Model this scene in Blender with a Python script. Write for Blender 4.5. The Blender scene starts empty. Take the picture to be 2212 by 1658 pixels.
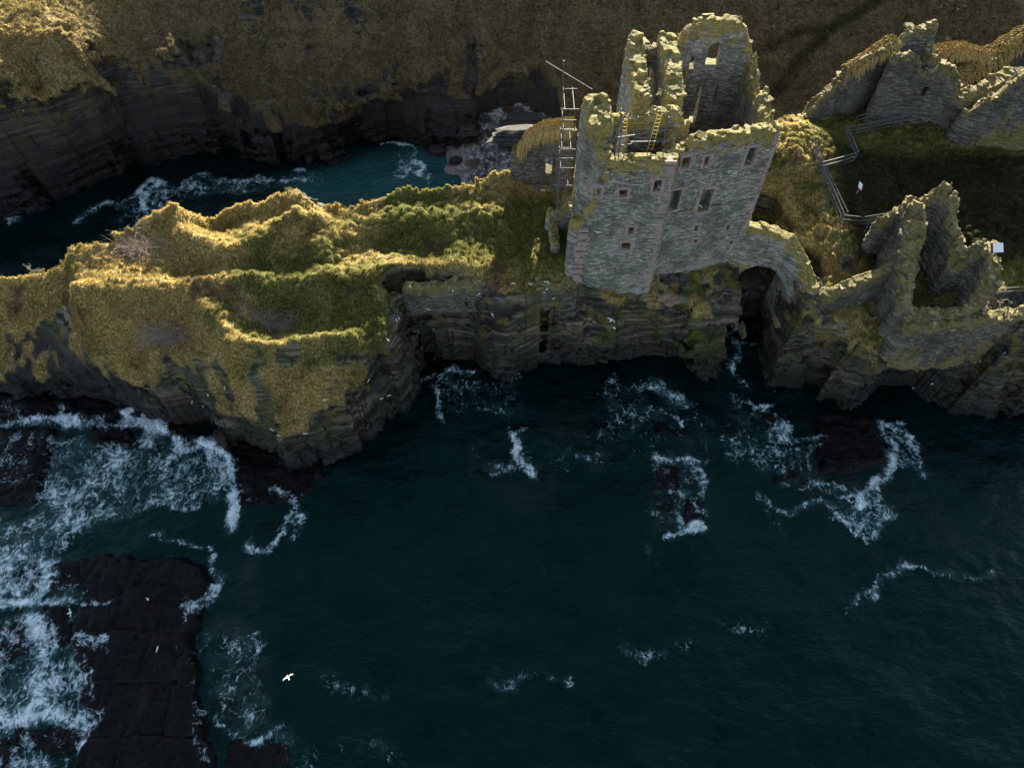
import bpy, math, random
import numpy as np
from mathutils import Vector, Matrix
random.seed(7)
PI = math.pi
# ------------------------------------------------------------------ camera, sky, sun
CAMZ, PITCH, FPX = 62.0, math.radians(55), 683.0
scene = bpy.context.scene
COL = scene.collection
cd = bpy.data.cameras.new('camera'); cam = bpy.data.objects.new('camera', cd); COL.objects.link(cam)
cam.location = (0, 0, CAMZ); cam.rotation_euler = (PI/2 - PITCH, 0, 0)
cd.sensor_width = 36; cd.lens = 36*FPX/1024; cd.clip_start = 0.5; cd.clip_end = 4000
scene.camera = cam
SUN_EL, SUN_AZ = math.radians(17.4), math.radians(9)
world = bpy.data.worlds.new('World'); scene.world = world; world.use_nodes = True
wn = world.node_tree
bg = wn.nodes['Background']; sky = wn.nodes.new('ShaderNodeTexSky')
sky.sky_type = 'NISHITA'; sky.sun_disc = False; sky.sun_elevation = SUN_EL; sky.sun_rotation = SUN_AZ
sky.dust_density = 0.6; sky.ozone_density = 2.0
hs = wn.nodes.new('ShaderNodeHueSaturation'); hs.inputs['Saturation'].default_value = .52
wn.links.new(sky.outputs[0], hs.inputs['Color']); wn.links.new(hs.outputs[0], bg.inputs[0]); bg.inputs[1].default_value = 0.05
sd = bpy.data.lights.new('sun', 'SUN'); sun = bpy.data.objects.new('sun', sd); COL.objects.link(sun)
sd.energy = 5.0; sd.angle = math.radians(0.5); sd.color = (1.0, 0.88, 0.68)
sdir = Vector((math.sin(SUN_AZ)*math.cos(SUN_EL), math.cos(SUN_AZ)*math.cos(SUN_EL), math.sin(SUN_EL)))
sun.rotation_euler = sdir.to_track_quat('Z', 'Y').to_euler(); sun.location = (0, 0, 120)
scene.view_settings.view_transform = 'Standard'; scene.view_settings.look = 'None'
scene.view_settings.exposure = 2.6; scene.view_settings.gamma = 1.0

# ------------------------------------------------------------------ helpers: a viewing ray met with a height or a facade plane
CP, SP = math.cos(PITCH), math.sin(PITCH)
def ray(px, py):
    s = 1024/2212.0
    u = (px*s-512)/FPX; v = (383.5-py*s)/FPX
    return u, CP+v*SP, -SP+v*CP
def P(px, py, z):
    dx, dy, dz = ray(px, py); t = (z-CAMZ)/dz
    return (t*dx, t*dy)
def Pz(px, py, z): return P(px, py, z)+(z,)
def onplane(px, py, a, b):
    # vertical plane through world points a, b -> (x, y, z, distance along a-b)
    d = ray(px, py); nx, ny = -(b[1]-a[1]), (b[0]-a[0])
    t = (nx*a[0]+ny*a[1])/(nx*d[0]+ny*d[1])
    x, y, z = t*d[0], t*d[1], CAMZ+t*d[2]
    L = math.hypot(b[0]-a[0], b[1]-a[1])
    return x, y, z, ((x-a[0])*(b[0]-a[0])+(y-a[1])*(b[1]-a[1]))/L
_T = np.random.RandomState(11).rand(8, 256, 256).astype(np.float32)
def vn(x, y, s, seed=0):
    x = x/s+seed*17.3; y = y/s+seed*9.7
    xi = np.floor(x).astype(np.int32); yi = np.floor(y).astype(np.int32)
    fx = x-xi; fy = y-yi; fx = fx*fx*(3-2*fx); fy = fy*fy*(3-2*fy)
    T = _T[seed % 8]; a, b = xi & 255, (xi+1) & 255; c, d = yi & 255, (yi+1) & 255
    return (T[a, c]*(1-fx)+T[b, c]*fx)*(1-fy)+(T[a, d]*(1-fx)+T[b, d]*fx)*fy
def fbm(x, y, s, seed=0, o=3):
    r = 0; a = 1; t = 0
    for k in range(o): r = r+a*vn(x, y, s/2**k, seed+k); t += a; a *= .55
    return r/t
def cells(x, y, s, seed=0):
    # nearest jittered cell: (random value, distance, distance to the second)
    x = x/s; y = y/s; xi = np.floor(x).astype(np.int32); yi = np.floor(y).astype(np.int32)
    d1 = np.full(x.shape, 9., np.float32); d2 = d1.copy(); v = np.zeros(x.shape, np.float32)
    A, B, V = _T[seed % 8], _T[(seed+1) % 8], _T[(seed+2) % 8]
    for i in (-1, 0, 1):
        for j in (-1, 0, 1):
            a, b = (xi+i) & 255, (yi+j) & 255
            dd = np.hypot(xi+i+A[a, b]-x, yi+j+B[a, b]-y)
            m = dd < d1
            d2 = np.where(m, d1, np.minimum(d2, dd)); v = np.where(m, V[a, b], v); d1 = np.where(m, dd, d1)
    return v, d1, d2
def sstep(a, b, x):
    t = np.clip((x-a)/(b-a), 0, 1); return t*t*(3-2*t)
def poly_sdf(X, Y, poly):
    d = np.full(X.shape, 1e9); ins = np.zeros(X.shape, bool); n = len(poly)
    for i in range(n):
        ax, ay = poly[i]; bx, by = poly[(i+1) % n]; ex, ey = bx-ax, by-ay
        t = np.clip(((X-ax)*ex+(Y-ay)*ey)/(ex*ex+ey*ey+1e-12), 0, 1)
        d = np.minimum(d, (X-ax-t*ex)**2+(Y-ay-t*ey)**2)
        c = ((ay > Y) != (by > Y)) & (X < (bx-ax)*(Y-ay)/((by-ay) if by != ay else 1e-9)+ax)
        ins ^= c
    d = np.sqrt(d); return np.where(ins, -d, d)
def line_dist(X, Y, pts):
    # distance to a polyline and the value (3rd coordinate) at the nearest point
    best = np.full(X.shape, 1e9); val = np.zeros(X.shape)
    for a, b in zip(pts[:-1], pts[1:]):
        ex, ey = b[0]-a[0], b[1]-a[1]
        t = np.clip(((X-a[0])*ex+(Y-a[1])*ey)/(ex*ex+ey*ey+1e-12), 0, 1)
        d = np.hypot(X-a[0]-t*ex, Y-a[1]-t*ey)
        m = d < best; best = np.where(m, d, best)
        if len(a) > 2: val = np.where(m, a[2]+t*(b[2]-a[2]), val)
    return best, val
def rbf(ctrl, X, Y):
    c = np.array(ctrl, float); n = len(c)
    D = np.hypot(c[:, None, 0]-c[None, :, 0], c[:, None, 1]-c[None, :, 1])
    M = np.zeros((n+3, n+3)); M[:n, :n] = D+np.eye(n)*.02
    M[:n, n] = 1; M[:n, n+1:] = c[:, :2]; M[n, :n] = 1; M[n+1:, :n] = c[:, :2].T
    w = np.linalg.solve(M, np.r_[c[:, 2], 0, 0, 0])
    out = w[n]+w[n+1]*X+w[n+2]*Y
    for i in range(n): out = out+w[i]*np.hypot(X-c[i, 0], Y-c[i, 1])
    return out
def surface_net(f, org, h):
    s = f < 0; nx, ny, nz = f.shape
    cnt = np.zeros((nx-1, ny-1, nz-1), np.uint8)
    for i in (0, 1):
        for j in (0, 1):
            for k in (0, 1): cnt += s[i:nx-1+i, j:ny-1+j, k:nz-1+k]
    act = (cnt > 0) & (cnt < 8); idx = np.argwhere(act)
    ids = np.full(act.shape, -1, np.int32); ids[act] = np.arange(len(idx))
    acc = np.zeros((len(idx), 3)); num = np.zeros(len(idx))
    I, J, K = idx.T
    cs = [(i, j, k) for i in (0, 1) for j in (0, 1) for k in (0, 1)]
    for c in cs:
        for ax in range(3):
            if c[ax]: continue
            e = list(c); e[ax] = 1
            fa = f[I+c[0], J+c[1], K+c[2]]; fb = f[I+e[0], J+e[1], K+e[2]]
            m = (fa < 0) != (fb < 0)
            t = fa[m]/(fa[m]-fb[m]); p = np.tile(np.array(c, float), (m.sum(), 1)); p[:, ax] += t
            acc[m] += p; num[m] += 1
    V = (idx+acc/num[:, None])*h+np.array(org)
    quads = []
    for ax in range(3):
        sl0 = [slice(None)]*3; sl1 = [slice(None)]*3; sl0[ax] = slice(0, -1); sl1[ax] = slice(1, None)
        a = s[tuple(sl0)]; b = s[tuple(sl1)]
        o1, o2 = [(1, 2), (2, 0), (0, 1)][ax]
        e = np.argwhere(a != b)
        ok = (e[:, o1] > 0) & (e[:, o2] > 0) & (e[:, o1] < f.shape[o1]-1) & (e[:, o2] < f.shape[o2]-1); e = e[ok]
        def g(d1, d2):
            q = e.copy(); q[:, o1] -= d1; q[:, o2] -= d2; return ids[q[:, 0], q[:, 1], q[:, 2]]
        Q = np.stack([g(1, 1), g(0, 1), g(0, 0), g(1, 0)], 1)
        fl = ~a[e[:, 0], e[:, 1], e[:, 2]]
        Q[fl] = Q[fl][:, ::-1]; quads.append(Q)
    return V, np.concatenate(quads)
# ------------------------------------------------------------------ helpers: objects
def tag(o, label=None, cat=None, group=None, kind=None):
    if label: o['label'] = label
    if cat: o['category'] = cat
    if group: o['group'] = group
    if kind: o['kind'] = kind
    return o
def link(name, me, m, parent=None):
    o = bpy.data.objects.new(name, me); COL.objects.link(o)
    if m is not None:
        for mm in (m if isinstance(m, (list, tuple)) else [m]): me.materials.append(mm)
    if parent is not None:
        o.parent = parent; o.matrix_parent_inverse = Matrix.Translation(-Vector(parent.location))
    return o
def npmesh(name, V, Q, m, parent=None, attrs=None, smooth=True):
    me = bpy.data.meshes.new(name); V = np.asarray(V, np.float32); Q = np.asarray(Q, np.int32)
    k = Q.shape[1]
    if isinstance(smooth, np.ndarray): smooth = smooth[Q].mean(1) > .5
    else: smooth = np.full(len(Q), smooth)
    me.vertices.add(len(V)); me.vertices.foreach_set('co', V.ravel())
    me.loops.add(Q.size); me.loops.foreach_set('vertex_index', Q.ravel())
    me.polygons.add(len(Q)); me.polygons.foreach_set('loop_start', np.arange(len(Q), dtype=np.int32)*k)
    me.polygons.foreach_set('use_smooth', smooth)
    me.update(calc_edges=True)
    for kx, a in (attrs or {}).items():
        at = me.attributes.new(kx, 'FLOAT', 'POINT'); at.data.foreach_set('value', np.asarray(a, np.float32))
    return link(name, me, m, parent)
def grid_quads(nx, ny):
    i = np.arange((nx-1)*(ny-1)); a = i//(ny-1)*ny+i % (ny-1)
    return np.stack([a, a+ny, a+ny+1, a+1], 1)
def empty(name, loc):
    o = bpy.data.objects.new(name, None); COL.objects.link(o); o.location = loc; o.empty_display_size = .5
    return o
class MB:
    def __init__(s): s.v = []; s.f = []
    def add(s, V, Fc):
        n = len(s.v); s.v += [tuple(p) for p in V]; s.f += [tuple(n+i for i in q) for q in Fc]
    def box(s, c, sz, rz=0, jit=0, rx=0):
        R = Matrix.Rotation(rz, 3, 'Z') @ Matrix.Rotation(rx, 3, 'X')
        V = []
        for x in (-.5, .5):
            for y in (-.5, .5):
                for z in (-.5, .5):
                    q = Vector((x*sz[0], y*sz[1], z*sz[2]))
                    if jit: q += Vector([random.uniform(-jit, jit)*k for k in sz])
                    V.append(R @ q+Vector(c))
        s.add(V, [(0, 1, 3, 2), (4, 6, 7, 5), (0, 4, 5, 1), (2, 3, 7, 6), (0, 2, 6, 4), (1, 5, 7, 3)])
    def tube(s, a, b, r, n=6):
        a = Vector(a); b = Vector(b); d = (b-a).normalized()
        u = d.orthogonal().normalized(); w = d.cross(u)
        V = []
        for p in (a, b):
            for k in range(n):
                t = 2*PI*k/n; V.append(p+u*math.cos(t)*r+w*math.sin(t)*r)
        s.add(V, [(k, (k+1) % n, n+(k+1) % n, n+k) for k in range(n)]+[tuple(range(n))[::-1], tuple(range(n, 2*n))])
    def stone(s, c, sz, rz=0):
        # a knobbly block: a box with its corners cut back and pushed about
        n = len(s.v); V = []; R = Matrix.Rotation(rz, 3, 'Z') @ Matrix.Rotation(random.uniform(-.25, .25), 3, 'X')
        for iz in (-1, 0, 1):
            k = .38 if iz else .55
            for t in range(7):
                an = 2*PI*t/7+random.uniform(-.25, .25); rr = k*random.uniform(.8, 1.15)
                V.append(R @ Vector((math.cos(an)*rr*sz[0], math.sin(an)*rr*sz[1], iz*.5*sz[2]*random.uniform(.8, 1.1)))+Vector(c))
        Fc = [(r*7+k, r*7+(k+1) % 7, (r+1)*7+(k+1) % 7, (r+1)*7+k) for r in (0, 1) for k in range(7)]
        Fc += [tuple(range(7))[::-1], tuple(range(14, 21))]
        s.add(V, Fc)
    def build(s, name, m, parent=None, smooth=False):
        me = bpy.data.meshes.new(name); me.from_pydata(s.v, [], s.f)
        if smooth: me.polygons.foreach_set('use_smooth', [True]*len(me.polygons))
        me.update()
        return link(name, me, m, parent)
# ------------------------------------------------------------------ materials
class NT:
    def __init__(s, name):
        s.m = bpy.data.materials.new(name); s.m.use_nodes = True; s.t = s.m.node_tree
        s.b = s.t.nodes['Principled BSDF']; s.b.inputs['Roughness'].default_value = .9
        s.b.inputs['Specular IOR Level'].default_value = .25
        s.pos = s.n('ShaderNodeNewGeometry').outputs['Position']
    def n(s, typ, ins=None, **pr):
        x = s.t.nodes.new(typ)
        for k, v in pr.items(): setattr(x, k, v)
        for k, v in (ins or {}).items():
            if hasattr(v, 'is_output'): s.t.links.new(v, x.inputs[k])
            else: x.inputs[k].default_value = v
        return x
    def scaled(s, sc, v=None): return s.n('ShaderNodeMapping', {0: v or s.pos, 3: sc}).outputs[0]
    def noise(s, scale, detail=4, vec=None, rough=.55, dist=0):
        return s.n('ShaderNodeTexNoise', {'Vector': vec or s.pos, 'Scale': scale, 'Detail': detail, 'Roughness': rough, 'Distortion': dist}).outputs[0]
    def math(s, op, a, b=0., c=0., clamp=False):
        x = s.n('ShaderNodeMath', {0: a, 1: b, 2: c}, operation=op); x.use_clamp = clamp; return x.outputs[0]
    def step(s, v, a, b):
        return s.n('ShaderNodeMapRange', {0: v, 1: a, 2: b}, interpolation_type='SMOOTHSTEP').outputs[0]
    def ramp(s, v, stops):
        x = s.n('ShaderNodeValToRGB', {0: v}); e = x.color_ramp.elements
        while len(e) < len(stops): e.new(.5)
        for i, (p, c) in enumerate(stops): e[i].position = p; e[i].color = (*c, 1)
        return x.outputs[0]
    def mix(s, f, a, b, mode='MIX'):
        x = s.n('ShaderNodeMix', data_type='RGBA', blend_type=mode)
        for k, v in ((0, f), (6, a), (7, b)):
            if hasattr(v, 'is_output'): s.t.links.new(v, x.inputs[k])
            else: x.inputs[k].default_value = (*v, 1) if isinstance(v, tuple) else (v if k == 0 else (v, v, v, 1))
        return x.outputs[2]
    def attr(s, nm): return s.n('ShaderNodeAttribute', attribute_name=nm).outputs['Fac']
    def sep(s, v): return s.n('ShaderNodeSeparateXYZ', {0: v}).outputs
    def comb(s, x, y, z): return s.n('ShaderNodeCombineXYZ', {0: x, 1: y, 2: z}).outputs[0]
    def bump(s, h, dist, strength=1., normal=None):
        d = {'Height': h, 'Distance': dist, 'Strength': strength}
        if normal: d['Normal'] = normal
        return s.n('ShaderNodeBump', d).outputs[0]
    def out(s, col=None, rough=None, nrm=None):
        if col is not None:
            if hasattr(col, 'is_output'): s.t.links.new(col, s.b.inputs['Base Color'])
            else: s.b.inputs['Base Color'].default_value = (*col, 1)
        if rough is not None:
            if hasattr(rough, 'is_output'): s.t.links.new(rough, s.b.inputs['Roughness'])
            else: s.b.inputs['Roughness'].default_value = rough
        if nrm is not None: s.t.links.new(nrm, s.b.inputs['Normal'])
        return s.m
def foam_mix(t, attr, warm=False):
    # lacy foam: thin webs where the foam attribute is low, solid white where it is high
    w = t.n('ShaderNodeTexNoise', {'Vector': t.pos, 'Scale': .45, 'Detail': 3.}).outputs[1]
    wv = t.n('ShaderNodeVectorMath', {0: w, 1: (1.8, 1.8, 0)}, operation='MULTIPLY').outputs[0]
    p = t.n('ShaderNodeVectorMath', {0: t.pos, 1: wv}, operation='ADD').outputs[0]
    p = t.n('ShaderNodeMapping', {0: p, 2: (0, 0, .35), 3: (1., .8, 0.)}).outputs[0]
    def web(sc, wd):
        v = t.n('ShaderNodeTexVoronoi', {'Vector': p, 'Scale': sc, 'Randomness': 1.}, feature='DISTANCE_TO_EDGE').outputs[0]
        return t.math('SUBTRACT', 1., t.math('DIVIDE', v, wd), clamp=True)
    def ridge(sc, w_, dist):
        n_ = t.n('ShaderNodeTexNoise', {'Vector': p, 'Scale': sc, 'Detail': 3., 'Roughness': .6, 'Distortion': dist}).outputs[0]
        return t.math('SUBTRACT', 1., t.math('DIVIDE', t.math('ABSOLUTE', t.math('SUBTRACT', n_, .5)), w_), clamp=True)
    big = t.noise(.28, 3)
    def lace(sc):
        return t.n('ShaderNodeTexVoronoi', {'Vector': p, 'Scale': sc, 'Detail': 2.6, 'Roughness': .62, 'Lacunarity': 2.3}, feature='F1', normalize=True).outputs[0]
    v = t.math('MULTIPLY', lace(.95), 1.7)
    v = t.math('ADD', v, t.math('MULTIPLY', ridge(1.1, .05, .5), .34))
    v = t.math('ADD', v, t.math('MULTIPLY', t.math('SUBTRACT', t.noise(3.2, 5, rough=.7), .5), 1.))
    v = t.math('ADD', v, t.math('MULTIPLY', t.math('SUBTRACT', big, .5), 1.0))
    v = t.math('ADD', v, t.math('MULTIPLY', attr, 1.05))
    t.fv = v
    f = t.step(v, 1.12, 1.58)
    return t.math('MULTIPLY', f, t.math('MULTIPLY', attr, 5., clamp=True))
def m_grass(tuft=False):
    t = NT('grass_blades' if tuft else 'headland_grass_and_rock')
    g = t.attr('grass'); green = t.attr('green')
    nz = t.sep(t.pos)[2]
    # grass: straw tussocks with green between
    fib = t.noise(5., 5, t.n('ShaderNodeMapping', {0: t.pos, 2: (0, 0, .5), 3: (1.8, .55, 1.)}).outputs[0], .7)
    straw = t.ramp(fib, [(.28, (.07, .053, .016)), (.5, (.30, .235, .08)), (.68, (.70, .59, .30))])
    gr = t.ramp(fib, [(.28, (.025, .034, .008)), (.5, (.11, .122, .03)), (.74, (.38, .37, .12))])
    gm = t.step(t.math('ADD', t.noise(.35, 5), t.math('MULTIPLY', green, .45)), .5, .78)
    gc = t.mix(gm, straw, gr)
    gc = t.mix(t.step(t.noise(.16, 4, rough=.6), .6, .7), gc, (.13, .085, .05))
    gc = t.mix(t.math('MULTIPLY', t.attr('brown'), .8), gc, t.ramp(fib, [(.25, (.036, .029, .018)), (.5, (.10, .081, .053)), (.75, (.21, .175, .122))]))
    gc = t.mix(t.math('MULTIPLY', t.attr('shaded_lawn'), .85), gc, t.ramp(fib, [(.3, (.004, .006, .003)), (.7, (.022, .026, .011))]))  # dark courtyard lawn, with the shade of the walls put into its green
    gc = t.mix(t.math('MULTIPLY', t.attr('path'), .8), gc, (.03, .027, .015))
    if tuft:
        tc = t.mix(t.attr('tip'), t.mix(.25, gc, (.03, .022, .006)), t.mix(1., gc, (1.7, 1.62, 1.5), 'MULTIPLY'))  # tip colour pushed up to paint sunlit brightness on the blades
        t.out(tc, .9)
        tr = t.n('ShaderNodeBsdfTranslucent', {0: tc}); mx = t.n('ShaderNodeMixShader', {0: .62, 1: t.b.outputs[0], 2: tr.outputs[0]})
        t.t.links.new(mx.outputs[0], t.t.nodes['Material Output'].inputs[0]); return t.m
    # rock: thin grey beds, joints, ochre and green growth
    bed = t.n('ShaderNodeMapping', {0: t.pos, 2: (.05, -.09, 0), 3: (.16, .16, 2.9)}).outputs[0]
    b1 = t.noise(1., 7, bed, .72)
    bed2 = t.n('ShaderNodeMapping', {0: t.pos, 2: (.05, -.09, 0), 3: (.12, .12, 1.3)}).outputs[0]
    b2 = t.noise(1., 3, bed2)
    rk = t.ramp(b1, [(.3, (.010, .011, .010)), (.44, (.035, .037, .033)), (.54, (.12, .122, .102)), (.7, (.30, .29, .24))])
    rk = t.mix(t.math('MULTIPLY', t.step(b2, .45, .65), .75), rk, (.025, .026, .024), 'MIX')
    jv = t.n('ShaderNodeTexVoronoi', {'Vector': t.n('ShaderNodeMapping', {0: t.pos, 2: (.12, -.1, 0), 3: (1., 1., .06)}).outputs[0], 'Scale': .34}, feature='DISTANCE_TO_EDGE').outputs[0]
    jl = t.math('MULTIPLY', t.step(jv, .03, .0), t.step(t.noise(.5, 3), .4, .6))
    ln = t.step(t.math('ABSOLUTE', t.math('SUBTRACT', t.noise(1., 2, t.n('ShaderNodeMapping', {0: t.pos, 2: (.05, -.09, 0), 3: (.1, .1, 2.6)}).outputs[0]), .5)), .03, 0.)
    rk = t.mix(t.math('MULTIPLY', ln, .8), rk, (.012, .013, .013))
    rk = t.mix(t.math('MULTIPLY', jl, .8), rk, (.008, .009, .009))
    blk = t.attr('blk')
    rk = t.mix(1., rk, t.ramp(blk, [(0., (.36, .36, .37)), (.5, (.85, .85, .82)), (1., (1.3, .96, .84))]), 'MULTIPLY')
    och = t.math('MULTIPLY', t.step(t.noise(.45, 6, rough=.65), .5, .62), t.step(nz, 4., 9.))
    rk = t.mix(t.math('MULTIPLY', och, .7), rk, (.14, .11, .022))
    alg = t.math('MULTIPLY', t.step(t.noise(.3, 5, t.scaled((1, 1, .6), t.pos), .6), .47, .62), t.attr('algae'))
    rk = t.mix(t.math('MULTIPLY', alg, .8), rk, (.05, .07, .010))
    gu = t.math('MULTIPLY', t.step(t.noise(2.2, 4, t.scaled((1, 1, .8)), .7), .655, .71), t.step(t.noise(.22, 2), .48, .58))
    rk = t.mix(t.math('MULTIPLY', gu, .85), rk, (.45, .47, .47))
    wet_shade = t.step(t.math('ADD', nz, t.math('MULTIPLY', t.noise(.4, 3), 4.)), 3.4, 8.)  # wet rock foot, band widened to paint deep cliff shade as well
    rk = t.mix(t.math('MULTIPLY', t.attr('dark'), .85), rk, (.02, .02, .022))  # deep cliff shade put into the rock colour
    rk = t.mix(wet_shade, t.mix(.86, rk, (.007, .008, .009)), rk)
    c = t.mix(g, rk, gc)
    h = t.math('ADD', t.math('SUBTRACT', t.math('MULTIPLY', b1, .7), t.math('MULTIPLY', jl, .6)), t.math('MULTIPLY', t.noise(3., 4), .5))
    n1 = t.bump(t.mix(g, h, fib), .35, .9)
    return t.out(c, t.mix(wet_shade, .45, .92), n1)
def m_masonry(name='rubble_masonry', base=.78, lich=1., zl=25.):
    t = NT(name)
    x, y, z = t.sep(t.pos)[:3]
    uv = t.comb(t.math('ADD', x, t.math('MULTIPLY', y, 1.0)), z, 0.)
    wob = t.math('MULTIPLY', t.noise(1.5, 2), .12)
    uv = t.comb(t.math('ADD', x, y), t.math('ADD', z, wob), 0.)
    bk = t.n('ShaderNodeTexBrick', {'Vector': uv, 'Color1': (.3, .3, .3, 1), 'Color2': (.9, .9, .9, 1), 'Mortar': (.02, .02, .02, 1),
             'Scale': 1., 'Mortar Size': .018, 'Bias': -.1, 'Brick Width': .52, 'Row Height': .16}, offset=.37, squash=.7, squash_frequency=3)
    n = t.noise(1., 5, t.scaled((1.6, 1.6, 7.)), .7)
    v = t.math('ADD', t.math('MULTIPLY', t.sep(bk.outputs[0])[0], .55), t.math('MULTIPLY', n, .5))
    k = base
    c = t.ramp(v, [(.12, (.02*k, .022*k, .022*k)), (.36, (.15*k, .152*k, .135*k)), (.58, (.385*k, .385*k, .34*k)), (.85, (.72*k, .70*k, .60*k))])
    c = t.mix(t.math('MULTIPLY', t.step(t.noise(.9, 5, rough=.7), .56, .66), .7), c, (.26*k, .155*k, .13*k))
    c = t.mix(t.math('MULTIPLY', t.step(t.noise(.45, 5), .48, .62), .55), c, (.10*k, .115*k, .09*k))
    c = t.mix(t.math('MULTIPLY', t.step(t.noise(.8, 4, t.scaled((1.6, 1.6, .22))), .55, .7), .45), c, (.06*k, .062*k, .052*k))
    c = t.mix(t.math('MULTIPLY', t.step(t.noise(.35, 3), .55, .7), .35), c, (.52*k, .50*k, .44*k))
    top = t.attr('top')
    li = t.math('ADD', t.noise(1.1, 6, rough=.7), t.math('MULTIPLY', top, .4))
    c = t.mix(t.math('MULTIPLY', t.step(li, .68, .84), .78*lich), c, t.ramp(t.noise(4., 3), [(.3, (.14, .115, .016)), (.7, (.34, .26, .045))]))
    up = t.step(t.sep(t.n('ShaderNodeNewGeometry').outputs['Normal'])[2], .5, .85)
    mossc = t.ramp(t.noise(3.5, 4), [(.3, (.045, .05, .01)), (.5, (.15, .135, .03)), (.7, (.33, .31, .2))])
    c = t.mix(t.math('MULTIPLY', up, .8*lich), c, mossc)
    h = t.math('ADD', t.math('MULTIPLY', bk.outputs[1], -.6), t.math('MULTIPLY', n, .8))
    return t.out(c, .92, t.bump(h, .16, .8))
def m_simple(name, col, rough=.8, var=.25, sc=6., metal=0.):
    t = NT(name)
    n = t.noise(sc, 4)
    c = t.ramp(n, [(.25, tuple(k*(1-var) for k in col)), (.75, tuple(min(1, k*(1+var)) for k in col))])
    t.b.inputs['Metallic'].default_value = metal
    return t.out(c, rough, t.bump(n, .03, .5))
def m_water():
    t = NT('sea_water')
    t.b.inputs['Specular IOR Level'].default_value = .2; t.b.inputs['Specular Tint'].default_value = (.2, .82, .74, 1)
    a = t.attr('foam'); sh = t.attr('shallow')
    n = t.noise(.16, 4); n2 = t.noise(.9, 5, t.scaled((1., 2.2, 1.)), .65)
    deep = t.ramp(n, [(.3, (.0004, .0028, .0034)), (.7, (.0016, .0102, .0104))])
    deep = t.mix(t.step(n2, .5, .75), deep, (.0026, .0125, .013))
    bed = t.ramp(t.noise(.8, 5, rough=.7), [(.3, (.003, .006, .007)), (.7, (.017, .021, .019))])
    c = t.mix(sh, deep, bed)
    c = t.mix(t.attr('turq'), c, t.ramp(n2, [(.3, (.006, .034, .037)), (.7, (.016, .07, .073))]))
    f = foam_mix(t, a)
    milk = t.math('MULTIPLY', t.step(t.math('ADD', t.noise(.8, 5, rough=.6), t.math('MULTIPLY', a, .35)), .55, .85), t.math('MULTIPLY', a, 1., clamp=True))
    c = t.mix(t.math('MULTIPLY', milk, .5), c, (.05, .12, .14))
    c = t.mix(f, c, t.mix(t.step(t.fv, 1.3, 2.), (.22, .34, .38), (.66, .76, .82)))
    h = t.math('ADD', t.math('MULTIPLY', t.noise(1.1, 5, t.scaled((1., 1.9, 1.)), .6), .6), t.math('MULTIPLY', f, .25))
    return t.out(c, t.mix(f, .12, .8), t.bump(h, .5, .55))
def m_shelf():
    t = NT('wave_cut_rock')
    a = t.attr('foam')
    n = t.noise(.7, 6, t.scaled((1., .5, 2.)), .65)
    c = t.ramp(n, [(.3, (.001, .0014, .0018)), (.55, (.003, .0036, .0042)), (.75, (.010, .0105, .0108))])
    f = foam_mix(t, a)
    c = t.mix(f, c, t.mix(t.step(t.fv, 1.3, 2.), (.18, .27, .32), (.6, .7, .78)))
    t.b.inputs['Specular IOR Level'].default_value = .1
    return t.out(c, t.mix(f, .5, .8), t.bump(n, .25, .7))
def m_shingle():
    t = NT('shingle_beach')
    v = t.n('ShaderNodeTexVoronoi', {'Vector': t.pos, 'Scale': 2.6})
    c = t.ramp(t.sep(v.outputs[1])[0], [(0., (.035, .04, .045)), (.6, (.13, .145, .16)), (1., (.30, .32, .33))])
    c = t.mix(t.step(t.noise(.5, 4), .52, .62), c, (.04, .022, .014))
    c = t.mix(t.attr('sand'), c, (.19, .17, .15))
    return t.out(c, .8, t.bump(v.outputs[0], .25, .8))
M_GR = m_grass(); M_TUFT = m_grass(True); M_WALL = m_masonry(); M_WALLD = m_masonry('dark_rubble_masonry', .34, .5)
M_WATER = m_water(); M_SHELF = m_shelf(); M_SHING = m_shingle()
M_PINK = m_simple('pink_sandstone', (.27, .215, .198), .9, .35, 3.)
M_PALE = m_simple('pale_capstone', (.36, .33, .25), .9, .5, 2.)
def m_cap():
    t = NT('lichened_capstone'); n = t.noise(1.6, 5, rough=.7)
    c = t.ramp(n, [(.3, (.04, .036, .016)), (.45, (.13, .11, .03)), (.56, (.2, .185, .11)), (.72, (.38, .36, .29))])
    return t.out(c, .92, t.bump(t.noise(6., 4), .08, .8))
M_CAP = m_cap()
M_STEEL = m_simple('galvanised_tube', (.10, .11, .12), .6, .3, 3., .2)
M_WOOD = m_simple('scaffold_board', (.26, .19, .10), .85, .3, 2.)
M_YEL = m_simple('yellow_ladder_paint', (.55, .42, .06), .7, .2)
M_WHITE = m_simple('white_feathers', (.82, .82, .80), .8, .05)
M_GREY = m_simple('grey_feathers', (.38, .41, .44), .8, .1)
M_BLACK = m_simple('dark_feathers', (.03, .03, .03), .8, .1)
M_BEAK = m_simple('yellow_beak', (.6, .42, .05), .6, .1)
M_PANEL = m_simple('white_panel', (.75, .77, .8), .5, .05)
M_MAROON = m_simple('maroon_panel', (.16, .02, .05), .5, .1)
M_DGREY = m_simple('panel_print', (.3, .34, .36), .6, .2)
M_TWIG = m_simple('bare_twigs', (.30, .25, .21), .9, .4, 9.)
M_STRAW = m_simple('straw_overhang', (.3, .22, .08), .95, .5, 5.)
M_ROCKT = m_simple('dark_wet_rock', (.018, .019, .021), .6, .5, 1.5)
M_BOULD = m_simple('bedded_boulder', (.04, .042, .04), .9, .5, 1.8)

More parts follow.
